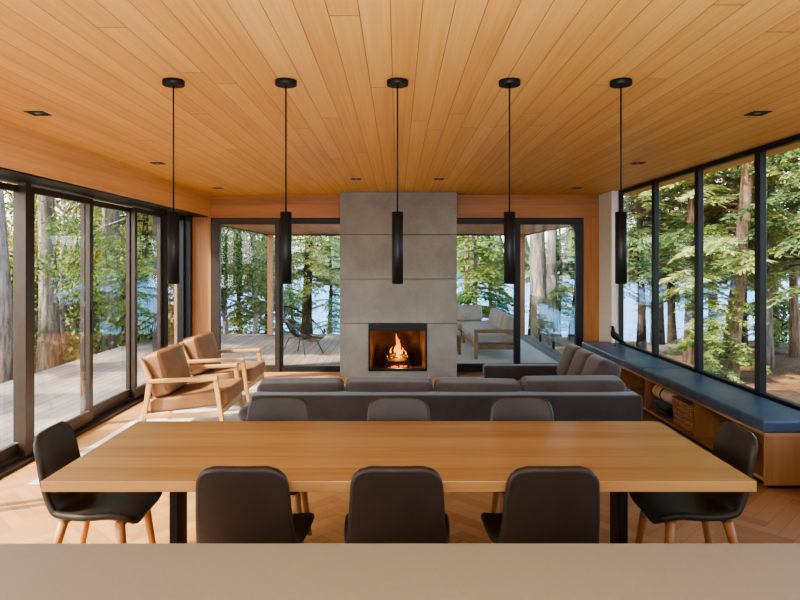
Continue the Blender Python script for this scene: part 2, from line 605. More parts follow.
# white return wall in the right back corner
mb = MB(); mb.box(3.085, 3.26, 9.22, YB, 0, CZ); struct('wall_corner', mb, M['white'])
mb = MB(); mb.box(3.19, 3.33, Y0, 9.22, 0, .50); struct('wall_right', mb, M['black'])
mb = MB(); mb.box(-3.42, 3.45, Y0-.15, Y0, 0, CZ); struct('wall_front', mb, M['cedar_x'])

def glazed(name, plane, at, a0, a1, z0, z1, fw, fd, mat, rails=None, handle=None, gname='pane'):
    """framed pane. plane 'x' = pane faces X at X=at, spanning Y a0..a1; 'y' likewise"""
    t = thing(name, (at, (a0+a1)/2, 0) if plane == 'x' else ((a0+a1)/2, at, 0), None, None, kind='structure')
    fb, ft, fs0, fs1 = rails or (fw, fw, fw, fw)
    d = fd/2
    def bx(mb, u0, u1, w0, w1, dd=d):
        if plane == 'x': mb.box(at-dd, at+dd, u0, u1, w0, w1)
        else: mb.box(u0, u1, at-dd, at+dd, w0, w1)
    mb = MB()
    o = [(a0, z0), (a1, z0), (a1, z1), (a0, z1)]
    i = [(a0+fs0, z0+fb), (a1-fs1, z0+fb), (a1-fs1, z1-ft), (a0+fs0, z1-ft)]
    vs, fs = [], []
    for s in (-d, d):
        for u, w in o+i:
            vs.append((at+s, u, w) if plane == 'x' else (u, at+s, w))
    for k in range(4):
        n = (k+1) % 4
        fs += [(k, n, 4+n, 4+k), (8+k, 12+k, 12+n, 8+n), (k, 8+k, 8+n, n), (4+k, 4+n, 12+n, 12+k)]
    mb.add(vs, fs)
    mod_bevel(mb.build('frame', mat, t), .004, 1)
    mb = MB()
    q = [(a0+fs0, z0+fb), (a1-fs1, z0+fb), (a1-fs1, z1-ft), (a0+fs0, z1-ft)]
    mb.add([(at, u, w) if plane == 'x' else (u, at, w) for u, w in q], [(0, 1, 2, 3)])
    mb.build(gname, M['glass' if plane == 'x' else 'door_glass'], t, fix=False)
    return t

# back doors
glazed('door_1', 'y', YB+.03, -2.85, -1.80, 0, 2.35, .1, .09, M['bronze'], (.10, .09, .13, .075))
glazed('door_2', 'y', YB+.05, -1.80, -.84, 0, 2.35, .1, .09, M['black'], (.09, .08, .04, .03))
glazed('door_3', 'y', YB+.05, .86, 1.83, 0, 2.35, .1, .09, M['black'], (.12, .08, .03, .04))
glazed('door_4', 'y', YB+.03, 1.80, 2.84, 0, 2.35, .1, .09, M['black'], (.13, .09, .08, .11))
# left sliding doors
HZ = 2.375
def slider(n, x, a, b, mat=None, h=False):
    t = glazed(f'door_{n}', 'x', x, a, b, .04, HZ-.03, .07, .05, mat or M['bronze'], (.11, .055, .07, .07))
    if h:
        mb = MB(); mb.box(x+.03, x+.05, b-.05, b-.03, .95, 1.2); mb.box(x+.02, x+.04, b-.05, b-.03, .97, .99); mb.box(x+.02, x+.04, b-.05, b-.03, 1.16, 1.18)
        mb.build('handle', M['black'], t)
slider(5, -3.19, 5.515, 6.66, h=True)
slider(6, -3.25, 6.60, 7.78)
slider(7, -3.19, 7.72, 8.62)
slider(8, -3.25, 4.20, 5.52)
slider(9, -3.25, 2.90, 4.16)
slider(10, -3.25, 1.60, 2.86)
slider(11, -3.25, .30, 1.56)
slider(12, -3.25, -1.0, .26)
slider(13, -3.25, -2.3, -1.04)
glazed('window_6', 'x', -3.25, 8.80, 9.69, .03, HZ, .07, .05, M['black'], (.10, .06, .04, .04))
mb = MB(); mb.box(-3.222, -3.155, 5.43, 5.513, 0.03, HZ); struct('trim_1', mb, M['bronze'])
mb = MB(); mb.box(-3.30, -3.15, 8.625, 8.79, 0, HZ); struct('trim_2', mb, M['black'])
mb = MB(); mb.box(-3.33, -2.89, Y0, 9.79, HZ-.002, HZ+.0095); struct('trim_3', mb, M['black'])
mb = MB(); mb.box(-3.34, -3.10, Y0, 9.76, 0, .028); struct('trim_4', mb, M['bronze'])
mb = MB(); mb.box(-3.34, -3.14, 9.70, 9.80, 0.028, HZ); struct('trim_5', mb, M['black'])
# right picture windows
ys = [9.21, 7.97, 6.815, 5.66, 4.51, 3.36, 2.21, 1.06, -.1]
for k in range(len(ys)-1):
    n = k+1 if k < 5 else k+2
    glazed(f'window_{n}', 'x', 3.21, ys[k+1], ys[k], .50, CZ, .05, .06, M['black'], (.045, .05, .044, .044))
mb = MB(); mb.box(3.10, 3.2, Y0, 9.22, .46, .505); struct('windowsill', mb, M['black'])

mb = MB(); mb.box(3.19, 3.33, Y0, -.1, .50, CZ); struct('wall_kitchen_right', mb, M['white'])
mb = MB(); mb.box(-3.40, -3.15, Y0, -2.3, 0.03, 2.375); struct('wall_kitchen_left', mb, M['white'])

# ------------------------------------------------------------------ fireplace
FX0, FX1, FY = -.842, .868, 9.36
fp = thing('fireplace', (0, 9.6, 0), 'floor to ceiling concrete fireplace with a black framed firebox', 'fireplace')
ox0, ox1, oz0, oz1 = -.425, .43, .09, .785
g = .006
def panel(z0, z1):
    mb = MB(); mb.box(FX0, FX1, FY, 10.15, z0+g/2, z1-g/2)
    mod_bevel(mb.build('concrete_panel', M['concrete'], fp), .004, 2)
for a, b in ((.788, 1.437), (1.437, 2.087), (2.087, CZ)): panel(a, b)
mb = MB(); mb.prism([(FX0, 0), (FX0, .785), (ox0, .785), (ox0, .09), (ox1, .09), (ox1, .785), (FX1, .785), (FX1, 0)], 1, FY, 10.15)
mb.build('concrete_base', M['concrete'], fp)
mb = MB()   # refractory box
d0, d1 = FY+.03, FY+.52
sp = .09
mb.add([(ox0+.01, d0, oz0+.02), (ox1-.01, d0, oz0+.02), (ox1-.01, d0, oz1-.01), (ox0+.01, d0, oz1-.01),
        (ox0+sp, d1, oz0+.02), (ox1-sp, d1, oz0+.02), (ox1-sp, d1, oz1-.01), (ox0+sp, d1, oz1-.01)],
       [(0, 1, 5, 4), (1, 2, 6, 5), (2, 3, 7, 6), (3, 0, 4, 7), (4, 5, 6, 7)])
fb = mb.build('firebox', M['firebrick'], fp, fix=False)
mb = MB()
for a in ((ox0, ox0+.025, oz0, oz1), (ox1-.025, ox1, oz0, oz1)): mb.box(a[0], a[1], FY-.012, FY+.05, a[2], a[3])
mb.box(ox0, ox1, FY-.012, FY+.05, oz0, oz0+.035)
mb.box(ox0, ox1, FY-.010, FY+.05, oz1-.035, oz1)
mb.box(ox0, ox1, FY+.004, FY+.05, oz1-.105, oz1-.045)
mb.box(ox0, ox1, FY+.02, FY+.06, oz1-.05, oz1-.03)
mb.build('firebox_frame', M['black'], fp)
# grate
gx, gy, gz = 0.0, FY+.27, oz0+.02
t = thing('fire_grate', (gx, gy, gz), 'black iron grate with two upright posts under the burning logs', 'grate')
mb = MB()
for k in range(6):
    x = -.17+.068*k; mb.box(x-.008, x+.008, gy-.13, gy+.12, gz+.05, gz+.066)
mb.box(-.19, .19, gy-.13, gy-.11, gz+.036, gz+.05); mb.box(-.19, .19, gy+.10, gy+.12, gz+.036, gz+.05)
mb.build('bars', M['black'], t)
for sx in (-.165, .165):
    mb = MB(); mb.box(sx-.018, sx+.018, gy-.165, gy-.13, gz, gz+.165); mb.lathe([(0, 0), (.02, .004), (.024, .02), (.018, .036), (0, .04)], (sx, gy-.148, gz+.162), 10)
    mb.build('post', M['black'], t)
for sx in (-.165, .165):
    mb = MB(); mb.box(sx-.012, sx+.012, gy+.10, gy+.12, gz, gz+.04); mb.build('foot', M['black'], t)
logs = [((-.2, gy-.07, gz+.105), (.17, gy-.02, gz+.11), .038, 'thick charred log lying at the front of the fire grate'),
        ((-.17, gy+.07, gz+.11), (.2, gy+.05, gz+.11), .042, 'charred log lying at the back of the fire grate'),
        ((-.16, gy-.05, gz+.16), (.08, gy+.05, gz+.215), .032, 'burning log leaning to the left across the log pile'),
        ((.17, gy-.06, gz+.15), (-.02, gy+.03, gz+.2), .028, 'burning log leaning to the right across the log pile'),
        ((-.25, gy-.02, gz+.025), (-.1, gy-.12, gz+.03), .022, 'small burnt stick lying on the hearth beside the grate')]
for a, b, r, lab in logs:
    a, b = Vector(a), Vector(b)
    mb = MB(); n = 7
    pts = [a.lerp(b, k/(n-1)) + Vector((0, rnd.uniform(-.006, .006), rnd.uniform(-.006, .006))) for k in range(n)]
    mb.tube(pts, [r*rnd.uniform(.85, 1.1) for _ in pts], 9)
    o = mb.build('fire_log', M['char']); tag(o, lab, 'log', 'logs burning in the fireplace')
fl = thing('fire', (.0, gy, gz+.12), 'orange wood fire flaring up from the logs in the fireplace', 'fire')
def tongue(x, y, z, h, w, ph):
    mb = MB(); n = 9
    pts = []; rad = []
    for k in range(n):
        s = k/(n-1)
        pts.append((x+math.sin(s*5+ph)*.014*s*2, y+math.cos(s*4+ph)*.012*s, z+h*s))
        rad.append(max(.0012, w*(math.sin(math.pi*min(1, .25+s*.75)))**1.1))
    mb.tube(pts, rad, 10)
    mb.build('flame', M['flame'], fl, fix=False)
for a in ((.005, gy, gz+.15, .36, .036, 0), (.035, gy+.03, gz+.14, .27, .026, 1.5), (-.025, gy+.02, gz+.15, .22, .022, 3), (.06, gy-.01, gz+.14, .16, .018, 4),
          (-.09, gy+.03, gz+.13, .17, .014, 2), (.11, gy+.04, gz+.11, .14, .014, 5), (-.15, gy+.04, gz+.08, .10, .010, .7), (.02, gy-.06, gz+.12, .09, .014, 1.1)):
    tongue(*a)
mb = MB()
for k in range(26):
    x, y = rnd.uniform(-.18, .18), gy+rnd.uniform(-.1, .1)
    mb.lathe([(0, 0), (.014, .004), (.01, .014), (0, .017)], (x, y, gz+.001), 6)
o = mb.build('embers', M['ember']); tag(o, 'bed of glowing orange embers under the fire grate', 'embers', kind='stuff')

# ------------------------------------------------------------------ lights in the ceiling
rec = [((-2.455, 4.37), 'square recessed ceiling light nearest the sliding doors, at the near end of their row'),
       ((-2.47, 6.6), 'square recessed ceiling light in the middle of the row by the sliding doors'),
       ((-2.48, 8.85), 'square recessed ceiling light at the far end of the row by the sliding doors'),
       ((2.46, 4.37), 'square recessed ceiling light at the near end of the row by the picture windows'),
       ((2.48, 6.6), 'square recessed ceiling light in the middle of the row by the picture windows'),
       ((2.48, 8.85), 'square recessed ceiling light at the far end of the row by the picture windows'),
       ((-.51, 7.88), 'square recessed ceiling light just in front of the fireplace, left one of two'),
       ((.51, 7.88), 'square recessed ceiling light just in front of the fireplace, right one of two')]
proto = None
for (x, y), lab in rec:
    if proto is None:
        proto = t = thing('recessed_spotlight', (x, y, CZ), lab, 'ceiling light', 'square recessed ceiling lights')
        mb = MB()
        s, i = .062, .048
        o4 = [(-s, -s), (s, -s), (s, s), (-s, s)]; i4 = [(-i, -i), (i, -i), (i, i), (-i, i)]
        vs = [(x+a, y+b, CZ) for a, b in o4]+[(x+a, y+b, CZ-.005) for a, b in o4]+[(x+a, y+b, CZ-.005) for a, b in i4]+[(x+a, y+b, CZ) for a, b in i4]
        fs = []
        for k in range(4):
            n = (k+1) % 4
            fs += [(k, n, 4+n, 4+k), (4+k, 4+n, 8+n, 8+k), (8+k, 8+n, 12+n, 12+k)]
        mb.add(vs, fs); mb.build('trim_ring', M['black'], t)
        mb = MB(); mb.box(x-i, x+i, y-i, y+i, CZ-.002, CZ-.0005); mb.build('baffle', M['black_soft'], t)
        mb = MB(); mb.lathe([(.022, -.003), (.022, -.002)], (x, y, CZ), 16); mb.build('lens', plain('frosted_lens', '8a8378', .5, 0, .05), t)
    else:
        c = copy_tree(proto); c.location = (x, y, CZ); c['label'] = lab

PY = 3.58
pend = [(-1.253, 'leftmost of the five black cylinder pendants above the dining table'),
        (-.624, 'second from left of the five black cylinder pendants, hanging in front of the back door'),
        (0, 'middle black cylinder pendant, hanging in front of the concrete fireplace'),
        (.6265, 'second from right of the five black cylinder pendants, just right of the fireplace'),
        (1.25, 'rightmost of the five black cylinder pendants, hanging by the white corner wall')]
proto = None
for x, lab in pend:
    if proto is None:
        proto = t = thing('pendant_lamp', (x, PY, CZ), lab, 'pendant lamp', 'black cylinder pendants over the dining table')
        mb = MB(); mb.lathe([(.060, 0), (.060, -.029)], (x, PY, CZ), 32); mod_bevel(mb.build('canopy', M['black_soft'], t), .002, 1)
        mb = MB(); mb.tube([(x, PY, CZ-.03), (x, PY, 1.973)], .0045, 8); mb.build('cord', M['black_soft'], t)
        mb = MB(); mb.lathe([(.0312, 1.974), (.0312, 1.573)], (x, PY, 0), 32)
        sh = mb.build('shade', M['black_soft'], t)
        mb = MB(); mb.lathe([(.022, 1.576), (.022, 1.571)], (x, PY, 0), 20); mb.build('lens', plain('pendant_lens', '4a4640', .4), sh)
    else:
        c = copy_tree(proto); c.location = (x, PY, CZ); c['label'] = lab

# ------------------------------------------------------------------ kitchen island
t = thing('kitchen_island', (0, 1.1, 0), 'pale greige stone kitchen counter running across the front', 'kitchen island')
mb = MB(); mb.box(-2.3, 2.3, .55, 1.77, .88, .92); mod_bevel(mb.build('countertop', M['counter'], t), .003, 2)
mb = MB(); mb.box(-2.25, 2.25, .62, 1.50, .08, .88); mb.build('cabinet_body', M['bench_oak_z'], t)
mb = MB(); mb.box(-2.2, 2.2, .68, 1.46, 0, .08); mb.build('plinth', M['black'], t)

# ------------------------------------------------------------------ dining table
TY0, TY1 = 2.76, 3.80
t = thing('dining_table', (0, 3.28, 0), 'long rectangular oak dining table on black metal legs', 'table')
mb = MB(); mb.box(-1.54, 1.55, TY0, TY1, .703, .75); mod_bevel(mb.build('tabletop', M['table_oak'], t), .003, 2)
for sx in (-1.02, 1.03):
    for y in (2.98, 3.58):
        mb = MB(); mb.box(sx-.02, sx+.02, y-.065, y+.065, .02, .70); mod_bevel(mb.build('leg', M['black'], t), .003, 1)
    mb = MB(); mb.box(sx-.02, sx+.02, 2.915, 3.645, 0, .02); mb.build('foot_bar', M['black'], t)
    mb = MB(); mb.box(sx-.04, sx+.04, 2.915, 3.645, .695, .703); mb.build('mounting_plate', M['black'], t)

# ------------------------------------------------------------------ dining chairs
def spline(pts, n):
    out = []
    P = [pts[0]]+list(pts)+[pts[-1]]
    segs = len(pts)-1
    for k in range(n):
        s = k/(n-1)*segs; i = min(int(s), segs-1); u = s-i
        p0, p1, p2, p3 = P[i], P[i+1], P[i+2], P[i+3]
        out.append(tuple(.5*((2*b)+(-a+c)*u+(2*a-5*b+4*c-d)*u*u+(-a+3*b-3*c+d)*u**3) for a, b, c, d in zip(p0, p1, p2, p3)))
    return out

def make_chair(label):
    t = thing('dining_chair', (0, 0, 0), label, 'chair', 'dark leather dining chairs round the table')
    prof = spline([(.225, .422), (.205, .450), (.12, .458), (0, .446), (-.11, .438), (-.172, .455), (-.205, .52), (-.228, .635), (-.246, .74), (-.262, .832)], 46)
    # arc length
    L = [0]
    for a, b in zip(prof, prof[1:]): L.append(L[-1]+math.hypot(b[0]-a[0], b[1]-a[1]))
    T = L[-1]
    wid = spline([(.205,), (.225,), (.230,), (.226,), (.215,), (.205,), (.200,), (.192,), (.185,), (.178,), (.166,)], 46)
    nu = 17
    top = []
    for k, ((y, z), (w,)) in enumerate(zip(prof, wid)):
        a = prof[max(k-1, 0)]; b = prof[min(k+1, 45)]
        ty, tz = b[0]-a[0], b[1]-a[1]; l = math.hypot(ty, tz); ty /= l; tz /= l
        ny, nz = -tz, ty           # normal to the profile
        if k < 20 and nz < 0: ny, nz = -ny, -nz
        ny, nz = (tz, -ty)
        # the sitter's side: up on the seat, forward on the back
        if ny*1+nz*1 < 0: ny, nz = -ny, -nz
        r = .06
        d = min(L[k], T-L[k])
        ww = w if d >= r else w - r + math.sqrt(max(0, r*r-(r-d)**2))
        row = []
        s = L[k]/T
        cup = (.016 + .022*math.exp(-((s-.5)/.16)**2))*min(1, .25+d/.16)
        for q in range(nu):
            u = -1+2*q/(nu-1)
            u = math.sin(u*math.pi/2)*.35+u*.65
            c = cup*abs(u)**2.2
            row.append(Vector((ww*u, y+ny*c, z+nz*c)))
        top.append(row)
    mb = MB()
    vs = [p for r_ in top for p in r_]
    fs = [(i*nu+j, i*nu+j+1, (i+1)*nu+j+1, (i+1)*nu+j) for i in range(45) for j in range(nu-1)]
    mb.add(vs, fs, 0, True)
    o = mb.build('seat_shell', M['chair_leather'], t)
    s = o.modifiers.new('thick', 'SOLIDIFY'); s.thickness = .034; s.offset = 0; s.use_even_offset = True
    mod_bevel(o, .011, 3, 50)
    # stitched edge piping on the outline
    out = [top[i][0] for i in range(1, 46)] + [top[45][j] for j in range(1, nu)] + [top[i][nu-1] for i in range(44, 0, -1)] + [top[0][j] for j in range(nu-2, 0, -1)]
    clean = [out[0]]
    for p in out[1:]:
        if (p-clean[-1]).length > .006: clean.append(p)
    mb = MB(); mb.tube(clean, .0185, 6, closed=True); mb.build('edge_welt', M['chair_leather'], t)
    # legs joined to cross rails
    for sx in (-1, 1):
        for (y0, y1, x0, x1) in ((.15, .205, .170, .225), (-.125, -.215, .155, .2)):
            mb = MB()
            mb.tube([(sx*x0, y0, .425), (sx*(x0+.012), y0+(y1-y0)*.25, .33), (sx*x1, y1, 0)], [.025, .022, .014], 10)
            mb.build('leg', M['oak_leg'], t)
    for (y, x) in ((.155, .17), (-.135, .16)):
        mb = MB(); mb.box(-x, x, y-.014, y+.014, .392, .43); mod_bevel(mb.build('cross_rail', M['oak_leg'], t), .006, 2)
    mb = MB(); mb.box(-.016, .016, -.135, .155, .398, .426); mb.build('seat_support', M['oak_leg'], t)
    return t
ch = make_chair('')
spots = [(-.648, 2.91, 0, 'dining chair on the counter side, left one of the three with backs to us'),
         (-.003, 2.91, 0, 'dining chair on the counter side, middle one of the three with backs to us'),
         (.648, 2.91, 0, 'dining chair on the counter side, right one of the three with backs to us'),
         (-.745, 3.76, 180, 'dining chair on the sofa side of the table, nearest the armchairs'),
         (.006, 3.76, 180, 'dining chair on the sofa side of the table, in line with the fireplace'),
         (.775, 3.76, 180, 'dining chair on the sofa side of the table, nearest the window bench'),
         (-1.52, 3.30, -90+3, 'dining chair at the table end by the sliding glass doors'),
         (1.50, 3.30, 90-3, 'dining chair at the table end by the navy window bench')]
for k, (x, y, rz, lab) in enumerate(spots):
    o = ch if k == 0 else copy_tree(ch)
    o.location = (x, y, 0); o.rotation_euler.z = R(rz); o['label'] = lab

# ------------------------------------------------------------------ rug
mb = MB(); mb.rbox(-2.80, 2.1, 4.85, 8.75, 0.0, .014, .006, 2, 1)
tag(mb.build('area_rug', M['rug']), 'large pale wool rug under the sofa and armchairs', 'rug')

# ------------------------------------------------------------------ sofa
t = thing('sectional_sofa', (.4, 6.0, .014), 'taupe wool corner sofa with loose back cushions', 'sofa')
def part(name, mats, *a, **k):
    mb = MB(); mb.rbox(*a, **k); return mb.build(name, mats, t)
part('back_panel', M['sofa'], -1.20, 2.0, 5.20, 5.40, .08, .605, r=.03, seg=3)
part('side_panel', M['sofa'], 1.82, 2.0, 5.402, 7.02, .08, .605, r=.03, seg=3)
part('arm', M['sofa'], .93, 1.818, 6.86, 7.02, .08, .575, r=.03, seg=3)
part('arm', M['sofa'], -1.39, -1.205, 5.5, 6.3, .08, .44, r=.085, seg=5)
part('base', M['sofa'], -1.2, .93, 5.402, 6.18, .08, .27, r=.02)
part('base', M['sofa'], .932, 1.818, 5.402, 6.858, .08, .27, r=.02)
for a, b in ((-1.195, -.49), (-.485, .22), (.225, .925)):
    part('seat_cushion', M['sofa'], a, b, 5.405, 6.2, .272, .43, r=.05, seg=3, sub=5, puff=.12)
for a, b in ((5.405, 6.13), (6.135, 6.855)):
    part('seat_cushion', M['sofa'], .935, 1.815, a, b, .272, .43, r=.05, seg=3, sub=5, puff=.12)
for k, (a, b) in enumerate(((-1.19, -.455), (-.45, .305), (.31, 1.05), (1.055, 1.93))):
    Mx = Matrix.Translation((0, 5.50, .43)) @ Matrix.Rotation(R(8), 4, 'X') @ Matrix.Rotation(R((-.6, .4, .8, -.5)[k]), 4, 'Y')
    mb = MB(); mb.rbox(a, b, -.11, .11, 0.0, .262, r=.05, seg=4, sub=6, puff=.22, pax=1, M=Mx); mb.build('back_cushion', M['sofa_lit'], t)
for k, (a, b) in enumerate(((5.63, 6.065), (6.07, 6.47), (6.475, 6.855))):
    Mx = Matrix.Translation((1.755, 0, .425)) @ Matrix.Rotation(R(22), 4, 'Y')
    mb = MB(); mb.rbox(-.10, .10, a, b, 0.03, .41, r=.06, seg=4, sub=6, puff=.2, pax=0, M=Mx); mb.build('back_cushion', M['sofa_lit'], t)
for x, y in ((-1.1, 5.3), (1.9, 5.3), (1.9, 6.9), (1.05, 6.9), (-1.3, 6.2), (-1.1, 6.1), (1.0, 6.1), (.4, 5.3)):
    mb = MB(); mb.lathe([(.018, .0), (.024, .066)], (x, y, .014), 10); mb.build('foot', M['black'], t)

# ------------------------------------------------------------------ tan armchairs
def make_armchair(label):
    t = thing('armchair', (0, 0, 0), label, 'armchair', 'oak framed tan leather armchairs')
    w = .40   # faces +X in local space; half width along Y
    for s in (-1, 1):
        y = s*(w-.025)
        sd = thing('side_frame', (0, 0, 0), None, None); sd.parent = t
        mb = MB(); mb.bar((-.325, y, .545), (.325, y, .575), .055, .038); sd2 = mb.build('armrest', M['oak'], t)
        bpy.data.objects.remove(sd)
        mb = MB(); mb.bar((.305, y, .58), (.395, y, 0), .034, .05, up=(1, 0, 0), w2=.028, t2=.036); mb.build('leg', M['oak'], t)
        mb = MB(); mb.bar((-.315, y, .555), (-.40, y, 0), .034, .054, up=(1, 0, 0), w2=.028, t2=.036); mb.build('leg', M['oak'], t)
        mb = MB(); mb.bar((-.30, y, .545), (-.405, y, .765), .034, .044, up=(1, 0, 0), t2=.034); mb.build('back_post', M['oak'], t)
        mb = MB(); mb.bar((-.37, y, .215), (.365, y, .235), .03, .045); mb.build('side_rail', M['oak'], t)
    mb = MB(); mb.bar((.355, -w+.04, .255), (.355, w-.04, .255), .03, .06); mb.build('front_rail', M['oak'], t)
    mb = MB(); mb.bar((-.35, -w+.04, .235), (-.35, w-.04, .235), .03, .05); mb.build('rear_rail', M['oak'], t)
    mb = MB()
    for k in range(4):
        q = .2+.8*k/3.2
        mb.bar((-.31-.105*q*.95, -w+.03, .55+.21*q*.93), (-.31-.105*q*.95, w-.03, .55+.21*q*.93), .018, .03)
    mb.build('back_slats', M['oak'], t)
    Ms = Matrix.Translation((.02, 0, .325)) @ Matrix.Rotation(R(-7), 4, 'Y')
    mb = MB(); mb.rbox(-.37, .40, -w+.055, w-.055, -.055, .085, r=.03, seg=3, sub=5, puff=.16, M=Ms)
    sc = mb.build('seat_cushion', M['tan'], t)
    Mb = Matrix.Translation((-.235, 0, .385)) @ Matrix.Rotation(R(-15), 4, 'Y')
    mb = MB(); mb.rbox(-.075, .105, -w+.06, w-.06, 0, .425, r=.04, seg=3, sub=5, puff=.22, pax=0, M=Mb)
    bc = mb.build('back_cushion', M['tan'], t)
    for sx in (-.048, .075):
        pts = [Mb @ Vector((sx, y, z)) for y, z in ((-w+.055, .05), (-w+.055, .385), (-w+.10, .432), (w-.10, .432), (w-.055, .385), (w-.055, .05))]
        mb = MB(); mb.tube(pts, .004, 6); mb.build('piping', M['tan'], bc)
    return t
ac = make_armchair('tan leather armchair nearer the dining table, with its pale oak frame')
ac.location = (-2.03, 6.44, .014)
a2 = copy_tree(ac); a2.location = (-2.05, 7.62, .014); a2['label'] = 'tan leather armchair nearer the back door, behind the other armchair'
a2.rotation_euler.z = R(-1.5)

# ------------------------------------------------------------------ window bench
BX0, BX1, BY0, BY1 = 2.715, 3.185, 4.73, 9.36
t = thing('window_bench', (2.93, 7.0, 0), 'long low oak bench with open cubbies under the picture windows', 'bench')
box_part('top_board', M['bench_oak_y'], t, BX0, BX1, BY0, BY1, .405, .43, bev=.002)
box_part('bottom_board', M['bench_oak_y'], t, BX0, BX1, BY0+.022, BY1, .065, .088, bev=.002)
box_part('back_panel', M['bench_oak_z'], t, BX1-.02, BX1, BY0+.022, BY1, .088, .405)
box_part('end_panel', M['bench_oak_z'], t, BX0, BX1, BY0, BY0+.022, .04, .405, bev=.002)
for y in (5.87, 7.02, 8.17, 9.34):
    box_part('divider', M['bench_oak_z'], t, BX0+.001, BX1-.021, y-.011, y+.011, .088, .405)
box_part('plinth', M['black'], t, BX0+.07, BX1, BY0+.06, BY1, 0, .065)
for a, b, lab in ((BY0-.02, 7.045, 'navy leather bench cushion on the near half of the window bench'), (7.05, BY1+.01, 'navy leather bench cushion on the far half of the window bench, under the bird')):
    mb = MB(); mb.rbox(BX0-.02, 3.17, a, b, .4305, .522, r=.018, seg=3, sub=4)
    tag(mb.build('bench_cushion', M['navy']), lab, 'cushion', 'navy cushions on the window bench')

# bird figurine
bx, by, bz = 3.03, 8.86, .522
t = thing('bird_figurine', (bx, by, bz), 'black long-tailed bird figurine standing on the far end of the navy bench', 'figurine')
mb = MB()
body = spline([(.135, .012, .005), (.10, .045, .011), (.06, .08, .022), (.015, .115, .034), (-.025, .15, .038), (-.042, .185, .030), (-.045, .215, .021), (-.045, .245, .019), (-.054, .263, .017), (-.068, .267, .009)], 28)
mb.tube([(bx+a, by-.25*(a > 0)*a, bz+b) for a, b, r in body], [r*1.25 for a, b, r in body], 14)
mb.build('body', M['black_soft'], t)
mb = MB(); mb.tube([(bx-.064, by, bz+.266), (bx-.10, by, bz+.263)], [.008, .001], 8); mb.build('beak', M['black'], t)
for s in (-1, 1):
    mb = MB(); mb.tube([(bx-.01, by+s*.015, bz+.075), (bx-.012, by+s*.022, bz+.002), (bx-.04, by+s*.024, bz+.002)], .003, 6); mb.build('leg', M['black'], t)

# cubby contents
def roll(name, cx, y0, y1, z, rx, rz, mat, lab, cat, group):
    mb = MB(); n = 14; pts = []; rr = []
    vs = []; fs = []
    m = 20
    for k in range(n):
        s = k/(n-1)
        e = 1-max(0, (abs(s-.5)-.38)/.12)**2*.35
        for q in range(m):
            a = 2*math.pi*q/m
            vs.append((cx+rx*e*math.cos(a), y0+(y1-y0)*s, z+rz*e*math.sin(a)*(1 if math.sin(a) > 0 else .95)))
    for k in range(n-1):
        for q in range(m):
            fs.append((k*m+q, k*m+(q+1) % m, (k+1)*m+(q+1) % m, (k+1)*m+q))
    fs += [tuple(range(m)), tuple(range((n-1)*m, n*m))]
    mb.add(vs, fs, 0, True)
    o = mb.build(name, mat)
    # spiral of the rolled edge at each end
    tag(o, lab, cat, group)
    for yy, sg in ((y0, -1), (y1, 1)):
        sp = []
        for q in range(26):
            a = q*.55; f = 1-q/28
            sp.append((cx+rx*.9*f*math.cos(a), yy+sg*.004, z+rz*.9*f*math.sin(a)))
        mb = MB(); mb.tube(sp, .006, 5); s_ = mb.build('rolled_edge', mat); s_.parent = o
    return o
roll('rolled_blanket', 2.895, 6.50, 6.97, .302, .155, .096, M['blanket'], 'rolled cream blanket with dark and red stripes in the bench cubby', 'blanket', None)
mb = MB(); mb.rbox(2.735, 3.07, 6.50, 6.95, .09, .204, r=.05, seg=4, sub=4, puff=.04)
fo = tag(mb.build('folded_blanket', M['wool_black']), 'charcoal folded blanket under the striped roll in the bench cubby', 'blanket')
for z in (.128, .165):
    mb = MB(); mb.tube([(2.733, 6.55, z), (2.731, 6.72, z-.003), (2.733, 6.9, z)], .006, 6); mb.build('fold', M['wool_black'], fo)
bk = thing('storage_basket', (2.87, 6.10, .09), 'woven rush basket standing beside the blankets in the bench cubby', 'basket')
mb = MB()
def ring(x0, x1, y0, y1, z, r=.05, n=5):
    pts = []
    for cxx, cyy, a0 in ((x1-r, y1-r, 0), (x0+r, y1-r, 90), (x0+r, y0+r, 180), (x1-r, y0+r, 270)):
        for k in range(n):
            a = R(a0+90*k/(n-1)); pts.append((cxx+r*math.cos(a), cyy+r*math.sin(a), z))
    return pts
rings = [ring(2.735+.02*(1-s), 3.04-.02*(1-s), 5.95+.015*(1-s), 6.41-.015*(1-s), .091+.245*s) for s in [k/12 for k in range(13)]]
rings += [ring(2.75, 3.025, 5.965, 6.395, .336), ring(2.77, 3.0, 5.98, 6.38, .12)]
m = len(rings[0]); vs = [p for r_ in rings for p in r_]
fs = [(k*m+q, k*m+(q+1) % m, (k+1)*m+(q+1) % m, (k+1)*m+q) for k in range(len(rings)-1) for q in range(m)]
fs += [tuple(reversed(range(m))), tuple(range((len(rings)-1)*m, len(rings)*m))]
mb.add(vs, fs, 0, True)
for k in range(12):
    q = .02+k/12
    mb.tube([(p[0]+.004*math.cos(n_*1.9+k), p[1]+.004*math.sin(n_*2.3+k*2), p[2]) for n_, p in enumerate(ring(2.737+.02*(1-q), 3.038-.02*(1-q), 5.952+.015*(1-q), 6.408-.015*(1-q), .098+.238*q, .05, 7))], .0105, 6, closed=True)
mb.build('basket_body', M['basket'], bk)
mb = MB(); mb.tube(ring(2.74, 3.035, 5.955, 6.405, .338), .011, 8, closed=True); mb.build('rim', M['basket'], bk)
fw = [(2.95, 9.0, .125, .035, 6, 'lowest split log, nearest the white corner, in the far bench cubby'), (2.95, 8.88, .122, .032, -8, 'split log lying on the floor of the far bench cubby, nearest the bench divider'),
      (2.93, 8.95, .19, .034, 14, 'split log resting across two others in the far bench cubby'), (2.95, 9.1, .195, .036, -20, 'topmost slanting split log in the far bench cubby'),]
